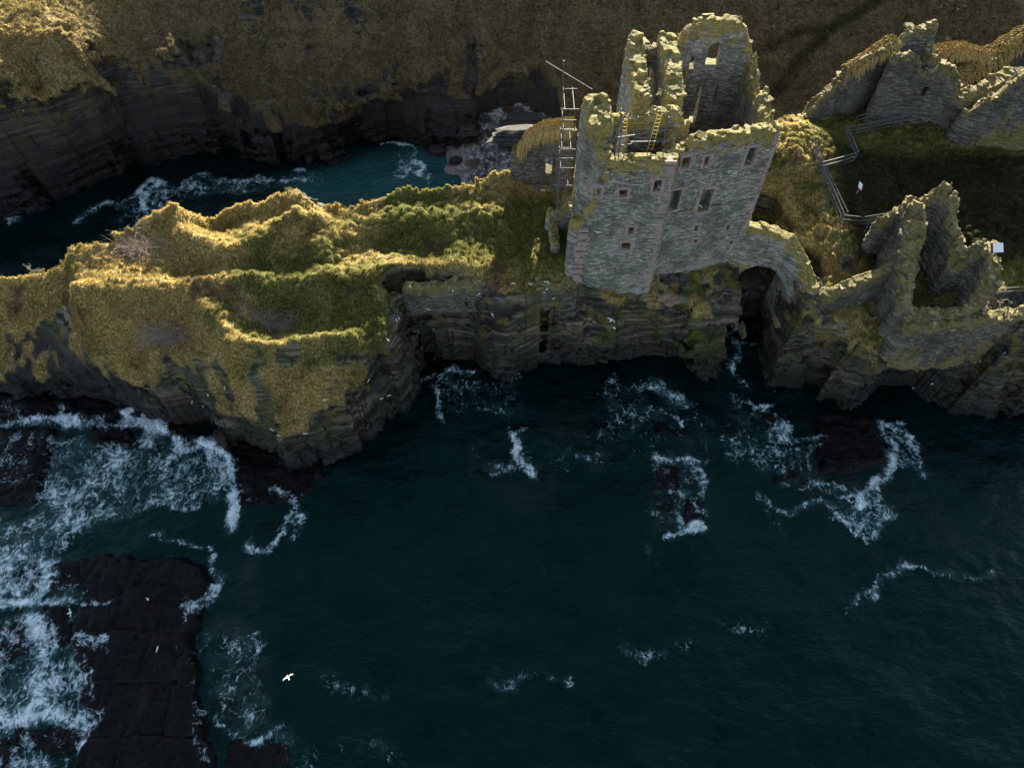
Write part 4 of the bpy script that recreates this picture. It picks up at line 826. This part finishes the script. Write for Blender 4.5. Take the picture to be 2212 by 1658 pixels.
grass_cap('grass_overhang', [(.6, 59.6, 18.9), (1.4, 59.6, 20), (3, 59.4, 21.2), (5.9, 59., 21.9)], 1.9, 1.3, ch, M_STRAW, 380)

# low ruined pieces around the headland
def thing_ruin(name, label, cat, segs, wins=(), group=None, **k):
    a = segs[0][0][0]; e = empty(name, (a[0], a[1], segs[0][1])); tag(e, label, cat, group)
    ruin('wall', segs, e, wins, **k); return e
thing_ruin('ruined_wall', 'short stub of walling with a mossy top in the shade just left of the keep', 'wall', [([(4.0, 53.2, 16.2), (6.3, 53.4, 16.8)], 11, 1.2), ([(4.2, 53.2, 15.6), (4.3, 50, 15)], 11, 1.)], m=M_WALL)
thing_ruin('curtain_wall', 'low grey retaining wall under the grass rim, left of the keep foot', 'wall', [([(*P(880, 618, 13), 13.0), (*P(1000, 612, 13), 13.2), (*P(1105, 606, 13), 13.2), (*P(1236, 606, 13), 13.1)], 9.5, 1.3, .03)], m=M_WALLD, jag=.4, rub=.6)
thing_ruin('curtain_wall', 'curved grey wall with a mossy top spanning the dark sea cave beside the keep', 'wall',
    [([(22.9, 51.0, 16.6), (25, 50.6, 16.3), (27.2, 50.0, 15.6), (28.6, 48.4, 14.3), (29.4, 46.3, 13.)], 6, 1.6, .07), ([(23.3, 50, 9.5), (22.6, 49, 9)], 5, 1.5)], wins=[(25.6, 50, 8.2, 2.25, 3.9, 4.5, 0, 1)], jag=.25, rub=.2)
thing_ruin('curtain_wall', 'low wall with a bright sunlit grassy edge between the cave and the broken tower', 'wall', [([(30.6, 45.2, 12.8), (32.3, 45.6, 13.8), (37.2, 47.3, 14.6)], 6.5, 1.2, .03)], jag=.25, rub=.4, m=M_WALLD)
thing_ruin('broken_tower', 'roofless cliff-edge tower of jagged walls around a black empty room, at the right', 'castle ruin',
    [([(38.2, 51.4, 18.6), (37.9, 50, 19.2), (37.6, 48, 17.6), (37.3, 46, 16), (37, 44, 14.6), (37, 43, 14.)], 8, 1.7), ([(36.2, 51.3, 16.4), (38.2, 51.3, 18.2)], 9, 1.3),
     ([(39.3, 52.2, 17.), (40.8, 52.2, 20.2), (41.5, 51, 19.4), (42.1, 49, 17.4), (42.4, 46.8, 15.4)], 8, 1.15), ([(42.4, 46.8, 15.4), (43.8, 46.9, 17.3), (44.5, 46.3, 17.5), (44.4, 45, 16.6), (44, 43.4, 15), (42.8, 42.6, 13.8), (40, 42.2, 13.2), (37, 42.8, 13.8)], 7, 1.4)], m=M_WALLD, jag=.9, rub=1.7, face=.11)
thing_ruin('curtain_wall', 'long grey wall face running along the cliff top to the right edge', 'wall', [([(37.5, 41.9, 12.6), (41, 41.5, 12.8), (46, 42.3, 13.2), (52, 43, 13.4), (62, 43.4, 13.6)], 6.5, 1.4, .06)], m=M_WALLD, jag=.3, rub=.8, face=.13)
e = thing_ruin('ruined_wall', 'curving wall rising like a ramp of rubble to a peak, behind the fenced courtyard', 'wall', [([(33.3, 70.3, 14.6), (35, 71.3, 17.2), (37.5, 72.3, 19.6), (40, 73.2, 20.9), (42.2, 74, 22.4), (43.6, 74.3, 23.4), (45.6, 74.2, 23.8)], 12, 1.4), ([(45.8, 74.2, 23), (46, 72, 21)], 12, 1.1)], m=M_WALLD, jag=.9, rub=2.2)
grass_cap('grass_overhang', [(37.6, 72.3, 19.6), (40, 73.2, 20.9), (42.2, 74, 22.3)], 1.5, .8, e, M_STRAW, 160, 3)
thing_ruin('ruined_wall', 'stepped grey wall with a steel frame leaning at its foot, upper right', 'wall', [([(41.4, 71.2, 22.), (42.6, 71.2, 22.6), (43.6, 71.1, 21.8), (44.5, 71, 20.8), (47.4, 70.8, 20.6), (49, 70.4, 19.4), (50.4, 70, 17.5)], 12, 1.0)], wins=[(46.1, 71, 18.2, .25, .6, 1, 0)], m=M_WALLD, jag=.8, rub=1.4)
e = thing_ruin('ruined_wall', 'wall with thick golden grass on top around a dark square pit, upper right', 'wall', [([(47, 76.5, 18.8), (52, 77, 19.4), (55, 76, 19), (60, 77.5, 21.5), (66, 78, 23)], 12, 2.2), ([(48.8, 71.5, 17.8), (50, 72, 17.5), (53, 74.5, 18.4), (56, 76, 19)], 12, 2.), ([(50.5, 70, 18.2), (54, 71.5, 19), (56.5, 73, 19.5)], 12, 2)], m=M_WALLD, jag=.5, rub=1.)
grass_cap('grass_overhang', [(47, 76.5, 19), (52, 77, 19.6), (55, 76, 19.2), (60, 77.5, 21.7), (66, 78, 23.2)], 2.6, .8, e, M_STRAW, 160, 5)
grass_cap('grass_overhang', [(48.8, 71.5, 18), (50, 72, 17.8), (53, 74.5, 18.7), (56, 76, 19.2)], 2.3, .8, e, M_STRAW, 160, 6)
thing_ruin('ruined_wall', 'broad grey wall face rising to the right edge beside the dark courtyard', 'wall', [([(50.4, 67.9, 17.5), (51.2, 67.6, 19.6), (52.2, 67.4, 20.8), (53.3, 67.2, 22.9), (55, 67.1, 23.2), (57, 66.8, 24.2), (62, 66.3, 24.2)], 12, 1.5, .05)], m=M_WALLD, jag=1., rub=1.5)

# ------------------------------------------------------------------ placement on the ground by ray casting
bpy.context.view_layer.update()
dg = bpy.context.evaluated_depsgraph_get()
def hit(px, py):
    d = Vector(ray(px, py)).normalized()
    ok, loc, nrm, _, ob, _ = scene.ray_cast(dg, Vector((0, 0, CAMZ)), d)
    return loc, nrm, ob
def ground(x, y, z0=40):
    ok, loc, nrm, *_ = scene.ray_cast(dg, Vector((x, y, z0)), Vector((0, 0, -1)))
    return loc.z if ok else 0.
# ------------------------------------------------------------------ scaffolding
def tubes(name, L, parent, r=.045, m=None):
    for a, b in L:
        mb = MB(); mb.tube(a, b, r); o = mb.build(name, m or M_STEEL, parent)
    return o
sc = empty('scaffolding', (5.2, 51, 14)); tag(sc, 'steel tube scaffolding climbing the narrow left side of the keep', 'scaffolding')
for yy in (52.4, 53.8, 55.4):
    for xx in (4.5, 5.3):
        top = 28.8+.4*((yy*7) % 2) if xx < 5.1 else 27.8
        tubes('standard', [((xx+.1*math.sin(yy*9), yy, 14), (xx, yy, top-2.))], sc, .026)
for k, z in enumerate(np.arange(15.8, 28.5, 2.)):
    tubes('ledger', [((4.5, 52.2, z), (4.5, 55.7, z+.03)), ((5.3, 52.2, z), (5.3, 55.7, z))][:2-k % 2], sc, .026)
    tubes('transom', [((4.4, yy, z+.06), (5.7, yy, z+.06)) for yy in ((52.4, 53.8, 55.4) if k % 2 else (52.4, 55.4))], sc, .026)
    if k in (99,):
        mb = MB()
        for q in range(2): mb.box((4.7+q*.26, 53.9, z+.13), (.22, 3., .05))
        mb.build('board', M_WOOD, sc)
    y0_, y1_ = (52.4, 53.8) if k % 2 else (55.4, 53.8)
    tubes('brace', [((4.45, y0_, z-.9), (4.45, y1_, z+1.1))], sc, .04)
tubes('outrigger', [((2.8, 54.6, 30.8), (6.8, 53.6, 28.9)), ((4.4, 54.4, 27), (4.3, 54.4, 31))], sc)
mb = MB()   # lattice beam towards the ruined gable
for s_ in (0, 1): mb.tube((1.9, 55.6+s_*.05, 17.2-s_*.6), (5.6, 54.6+s_*.05, 18.1-s_*.6), .04)
for q in range(9):
    t = q/8; a = (1.9+3.7*t, 55.6-t, 17.2+.9*t); b = (1.9+3.7*min(1, t+.1), 55.6-min(1, t+.1), 16.6+.9*min(1, t+.1)); mb.tube(a, b, .03)
    mb.tube(a, (a[0], a[1], a[2]-.6), .03)
mb.build('lattice_beam', M_STEEL, sc)
s2 = empty('scaffolding', (10, 50, 24)); tag(s2, 'loose steel tubes and yellow ladders filling the roofless room inside the keep tower', 'scaffolding')
for (x, y) in ((8.9, 50.8), (10.4, 50.8), (11.9, 51), (8.9, 49), (12.6, 49.4)):
    tubes('standard', [((x, y, 14), (x+.1, y, 27.9+((x*3) % 1)*1.5))], s2)
tubes('ledger', [((8.0, 50.0, 26.6), (13.4, 50.9, 26.9)), ((8.0, 49.4, 26.2), (12.9, 50.2, 26.5)), ((8.2, 49, 25), (13.6, 50.8, 25.4)), ((9.8, 48.8, 27.2), (14.6, 50.3, 26.2))], s2)
tubes('brace', [((7.4, 48.6, 24.5), (9.6, 51, 28.8)), ((7.6, 48.5, 24), (9.2, 50.6, 28.4)), ((7.2, 48.3, 26), (8.7, 50.8, 27.6)), ((8.2, 50.9, 28.9), (8.1, 48.6, 25)), ((9.2, 51, 27), (7.9, 48.6, 26.4)), ((13.2, 51, 26), (14.6, 51.4, 25.6)), ((11.4, 49.6, 27.6), (11.9, 50.6, 25.2))], s2, .04)
def ladder(a, b, w, parent):
    a = Vector(a); b = Vector(b); mb = MB(); s_ = Vector((w, 0, 0))
    mb.tube(a, b, .035); mb.tube(a+s_, b+s_, .035)
    n_ = int((b-a).length/.3)
    for q in range(n_): p = a.lerp(b, (q+.5)/n_); mb.tube(p, p+s_, .022)
    return mb.build('ladder', M_YEL, parent)
ladder((9.3, 50.4, 25.2), (9.3, 51.2, 28.2), .42, s2); ladder((11.6, 49.9, 25.6), (12., 50.6, 28.6), .4, s2)
mb = MB()
for q in range(7): mb.box((9.6, 49.2+q*.24, 24.3), (3.0, .2, .05), .05)
mb.build('platform_boards', M_WOOD, s2)
tag(tubes('steel_pole', [(Pz(1672, 378, 15.), Pz(1708, 350, 16.5))], None, .045), 'slanting steel pole between the keep corner and the mossy mound', 'pole')
tag(tubes('steel_pole', [(Pz(1660, 398, 14.2), Pz(1696, 397, 14.4))], None, .045), 'level steel pole low beside the keep corner, over the ditch', 'pole')
# ------------------------------------------------------------------ railings
def railing(name, label, pts, group, zoff=0, h=1.1, mesh=True):
    W_ = [hit(*p)[0] for p in pts]
    e = empty(name, W_[0]); tag(e, label, 'railing', group)
    zs_ = [p.z for p in W_]; zb_ = sum(zs_)/len(zs_)
    rails = [[], []]
    for a, b in zip(W_[:-1], W_[1:]):
        L = (b-a).length; n_ = max(1, int(round(L/1.9)))
        for r_, hh in enumerate((h, h*.52)):
            tubes('rail', [(a+Vector((0, 0, hh)), b+Vector((0, 0, hh)))], e, .045)
        for q in range(n_+1):
            p = a.lerp(b, q/n_); g_ = min(p.z, ground(p.x, p.y, p.z+1.6))
            tubes('post', [((p.x, p.y, g_-.15), (p.x, p.y, p.z+h+.04))], e, .045)
        if mesh:
            mb = MB(); k_ = int(L/.28)
            for q in range(k_): p = a.lerp(b, (q+.5)/k_); mb.tube(p+Vector((0, 0, .08)), p+Vector((0, 0, h)), .013, 4)
            mb.tube(a+Vector((0, 0, .08)), b+Vector((0, 0, .08)), .03); mb.build('balusters', M_STEEL, e)
    return e
G = 'tubular railings round the courtyard'
railing('railing', 'long steel railing running down beside the ditch to the corner', [(1750, 318), (1769, 372), (1792, 424), (1814, 478)], G)
railing('railing', 'inner steel railing parallel to the long one on the walkway edge', [(1756, 324), (1775, 374), (1798, 424), (1822, 474)], G)
railing('railing', 'double steel railing forming the bottom run above the broken tower', [(1814, 482), (1855, 486), (1898, 480)], G)
railing('railing', 'steel railing crossing from the walkway to the mossy mound corner', [(1770, 368), (1808, 358), (1846, 346)], G)
railing('railing', 'short steel railing climbing along the mossy mound to the corner', [(1846, 346), (1834, 318), (1822, 290)], G)
railing('railing', 'long low railing leading from the mound to the stepped grey wall', [(1822, 293), (1900, 278), (1986, 262)], G)
railing('railing', 'upper single railing under the ramp-shaped wall', [(1842, 270), (1885, 257), (1926, 246)], G, mesh=False)
railing('railing', 'thin green rail at the right edge by the small sign', [(2140, 640), (2180, 637), (2230, 634)], G, mesh=False)
fr = empty('grid_cover', hit(1965, 258)[0]); tag(fr, 'leaning steel grid frame covering an opening at the foot of the stepped wall', 'grille')
c4 = [Vector(Pz(1944, 258, 14)), Vector(Pz(1983, 255, 14)), Vector(Pz(2011, 213, 16)), Vector(Pz(1968, 223, 16))]
for q in range(4): tubes('frame_bar', [(c4[q], c4[(q+1) % 4])], fr, .045)
for t in (.33, .66):
    tubes('cross_bar', [(c4[0].lerp(c4[1], t), c4[3].lerp(c4[2], t))], fr, .03); tubes('cross_bar', [(c4[0].lerp(c4[3], t), c4[1].lerp(c4[2], t))], fr, .03)
# ------------------------------------------------------------------ signs
def sign(px, py, label, rz, w=.95, hgt=.62):
    p = hit(px, py)[0]; e = empty('information_board', p); tag(e, label, 'sign')
    mb = MB(); mb.box((p.x, p.y, p.z+.45), (.09, .09, 1.1), rz); mb.build('post', M_DGREY, e)
    ca, sa = math.cos(rz), math.sin(rz)
    mb = MB(); mb.box((p.x, p.y, p.z+1.02), (w, hgt, .05), rz, 0, .6); mb.build('panel', M_PANEL, e)
    mb = MB(); mb.box((p.x-ca*(w*.5+.1), p.y-sa*(w*.5+.1), p.z+1.02), (.2, hgt, .055), rz, 0, .6); mb.build('side_strip', M_MAROON, e)
sign(1850, 418, 'white and dark red information board on a post in the shaded courtyard', 1.15, 1.0, .5)
sign(2142, 552, 'small white panel with a dark red side strip near the right edge', .05, .95, .85)

# ------------------------------------------------------------------ gulls
def body_mesh():
    mb = MB(); rings = [(-.26, .012, .02), (-.2, .05, .03), (-.08, .085, .02), (.04, .085, .03), (.13, .055, .06), (.18, .045, .075), (.225, .035, .075), (.25, .01, .07)]
    n_ = 8; V = []
    for (x, r, z) in rings:
        for k in range(n_): a = 2*PI*k/n_; V.append((x, math.cos(a)*r, z+math.sin(a)*r*.9))
    Fc = [(i*n_+k, i*n_+(k+1) % n_, (i+1)*n_+(k+1) % n_, (i+1)*n_+k) for i in range(len(rings)-1) for k in range(n_)]
    Fc += [tuple(range(n_))[::-1], tuple(range((len(rings)-1)*n_, len(rings)*n_))]
    mb.add(V, Fc); return mb
def wing_mb(s, spread):
    mb = MB()
    if spread:
        o = [(.09, .05, .07), (.13, .3, .15), (.04, .62, .1), (-.1, .68, .09), (-.05, .35, .13), (-.12, .05, .06)]
        V = [(x, y*s, z) for x, y, z in o]+[(x, y*s, z-.018) for x, y, z in o]
    else:
        o = [(.1, .05, .09), (.06, .095, .06), (-.12, .09, .05), (-.32, .03, .04), (-.2, .015, .1), (.02, .01, .115)]
        V = [(x, y*s, z) for x, y, z in o]+[(x, y*s*.8, z-.03) for x, y, z in o]
    mb.add(V, [(0, 1, 2, 3, 4, 5), (11, 10, 9, 8, 7, 6)]+[(k, (k+1) % 6, 6+(k+1) % 6, 6+k)[::-1] for k in range(6)])
    return mb
def make_gull(spread):
    e = empty('gull', (0, 0, 0)); b = body_mesh().build('body', M_WHITE, e, True)
    mb = MB(); mb.add([(-.2, .04, .03), (-.2, -.04, .03), (-.38, -.08, .03), (-.38, .08, .03), (-.2, .0, .0)], [(0, 3, 2, 1), (4, 1, 2), (4, 2, 3), (4, 3, 0)]); mb.build('tail', M_WHITE, e)
    mb = MB(); mb.add([(.24, .015, .07), (.24, -.015, .07), (.24, 0, .09), (.31, 0, .06)], [(0, 1, 3), (1, 2, 3), (2, 0, 3), (0, 2, 1)]); mb.build('beak', M_BEAK, e)
    for s_ in (-1, 1):
        w = wing_mb(s_, spread).build('wing', M_GREY, e)
        if spread:
            mb = MB(); mb.add([(.04, .6*s_, .105), (-.11, .66*s_, .095), (-.1, .78*s_, .085)], [(0, 1, 2)]); mb.add([(.04, .6*s_, .09), (-.11, .66*s_, .08), (-.1, .78*s_, .07)], [(2, 1, 0)]); mb.build('wing_tip', M_BLACK, w)
    return e
def copy_tree(o, parent=None):
    c = o.copy(); COL.objects.link(c)
    if parent: c.parent = parent
    for k in o.children: copy_tree(k, c)
    return c
g0 = make_gull(False); g1 = make_gull(True)
rest = [(1288, 416, 'white gull in the leftmost top window of the keep tower'), (1512, 444, 'gull in the tall middle window of the keep'), (1459, 455, 'gull on the sill of the tall window beside the keep corner'), (1615, 347, 'gull in the upper right window of the keep'),
 (1290, 501, 'lone gull on the tower face below the broken corner'), (1501, 500, 'gull in a narrow slit window low on the keep'), (1109, 611, 'gull at the left end of the ledge under the low retaining wall'), (1146, 613, 'gull mid-way along the ledge under the low retaining wall'),
 (1178, 608, 'left bird of the close pair under the retaining wall'), (1184, 609, 'right bird of the close pair under the retaining wall'), (1175, 630, 'lower bird of the pair on the grassy ledge below the retaining wall'), (1181, 624, 'upper bird of the pair on the grassy ledge below the retaining wall'),
 (1197, 643, 'gull on the grassy ledge nearest the keep foot'), (978, 627, 'gull on the bay cliff just under the left part of the retaining wall'), (1036, 633, 'gull on a small ledge in the middle of the bay cliff top'), (924, 667, 'gull on the upper left of the bay cliff'), (1063, 678, 'gull by a mossy ledge beside the dark joint of the bay cliff'),
 (856, 689, 'left gull of two at the corner where the promontory meets the bay cliff'), (862, 687, 'right gull of two at the corner where the promontory meets the bay cliff'), (836, 731, 'gull on the pale rocky edge of the promontory'), (797, 820, 'gull on green turf above the promontory tip'),
 (841, 853, 'gull on the right rocky edge near the promontory tip'), (823, 860, 'gull on a white-stained rock at the promontory tip'), (659, 935, 'gull above the lowest rocks of the promontory'), (587, 926, 'gull on the left face of the promontory tip'), (603, 939, 'gull just below another on the left face of the promontory tip'),
 (703, 862, 'gull beside pale rocks in the grass of the promontory'), (167, 719, 'gull alone on the grassy edge at the far left'), (486, 835, 'gull on a stony patch of the lower left slope'), (450, 852, 'gull below the stony patch of the lower left slope'), (439, 876, 'gull on the lowest ledge of the left slope'), (416, 866, 'gull by pale streaked rocks on the left slope'),
 (28, 763, 'gull on the black cliff at the left edge'), (2116, 778, 'gull on the right-hand cliff, upper of three'), (1973, 836, 'gull on the right-hand cliff, lowest left of three'), (2014, 827, 'gull on the right-hand cliff, between two others'), (1960, 645, 'gull on the broken tower wall top'),
 (320, 1292, 'gull standing in the middle of the black rock shelf'), (341, 1398, 'gull standing on the lower part of the black rock shelf')]
for k, (px, py, lab) in enumerate(rest):
    loc, nrm, ob = hit(px, py)
    o = g0 if k == 0 else copy_tree(g0)
    o.location = loc+Vector((0, -.05, .03)); o.rotation_euler = (0, 0, random.uniform(0, 2*PI)); o.scale = (.78,)*3
    tag(o, lab, 'gull', 'gulls resting on the ruins and rocks')
for k, (px, py, z, rz, rx, lab) in enumerate([(1320, 691, 17, 1.0, .1, 'grey-winged gull gliding in front of the keep cliff, upper of two'), (1326, 708, 16, 2.4, .75, 'bright white gull banking just below the grey-winged one'),
        (622, 1461, 8, 2.2, .15, 'gull flying low over open sea right of the black shelf'), (152, 1322, 5, .4, .2, 'gull flying over foam left of the black shelf')]):
    o = g1 if k == 0 else copy_tree(g1)
    o.location = Pz(px, py, z); o.rotation_euler = (rx, 0, rz); tag(o, lab, 'gull', 'gulls in flight'); o.scale = (.62,)*3
# ------------------------------------------------------------------ thickets, boulders
def thicket(px, py, rx, ry, n_, label, seed):
    R = random.Random(seed); c = hit(px, py)[0]; mb = MB()
    for q in range(n_):
        a = R.uniform(0, 2*PI); r = abs(R.gauss(0, .55)); x = c.x+math.cos(a)*r*rx; y = c.y+math.sin(a)*r*ry; z = ground(x, y, 30)
        p = Vector((x, y, z)); d = Vector((R.uniform(-1, 1), R.uniform(-1, 1), R.uniform(.3, 1.1)))
        for k in range(3):
            q_ = p+d*R.uniform(.2, .45); mb.tube(p, q_, .010-.002*k, 3); p = q_; d += Vector((R.uniform(-.7, .7), R.uniform(-.7, .7), R.uniform(-.6, .2)))
    o = mb.build('thicket', M_TWIG); tag(o, label, 'thicket', 'bare thickets in the hollows')
thicket(595, 704, 2.6, 1.0, 900, 'grey bare thicket in the hollow behind the front terrace', 1)
thicket(352, 728, 3.0, 1.0, 900, 'pale bare thicket in the left hollow of the front slope', 2)
thicket(300, 535, 3.2, 1.9, 700, 'pinkish dry thicket in the sun near the left tip of the headland', 3)
def boulder(px, py, sz, label, m=M_BOULD, rz=0, beds=4):
    c = hit(px, py)[0]; mb = MB(); R = random.Random(int(px))
    for k in range(beds):
        mb.stone((c.x+R.uniform(-.1, .1), c.y+R.uniform(-.1, .1)+k*.06, c.z+sz[2]*(k+.2)/beds), (sz[0]*(1.25-.12*k), sz[1]*(1.3-.12*k), sz[2]/beds*1.1), rz)
    tag(mb.build('boulder', m), label, 'boulder', 'boulders on the beach')
boulder(1130, 268, (5, 2.4, 1.5), 'largest pale flat-topped boulder on the shingle')
boulder(1118, 298, (5, 1.7, 1.1), 'long bedded boulder just below the largest one', rz=.15)
boulder(1098, 318, (2.6, 1.3, .9), 'lowest layered boulder beside the headland grass')
boulder(1010, 288, (2.4, 1.3, .8), 'grey boulder at the left edge of the shingle')
boulder(1050, 262, (1.5, 1., .7), 'small slab in the middle of the shingle')
boulder(1070, 295, (1.1, 1., .6), 'little brown boulder in the shingle centre')
boulder(945, 330, (2.6, 1.5, .8), 'dark weedy boulder at the waterline', M_ROCKT)
boulder(985, 350, (1.8, 1.2, .7), 'dark rock between sand and shingle', M_ROCKT)
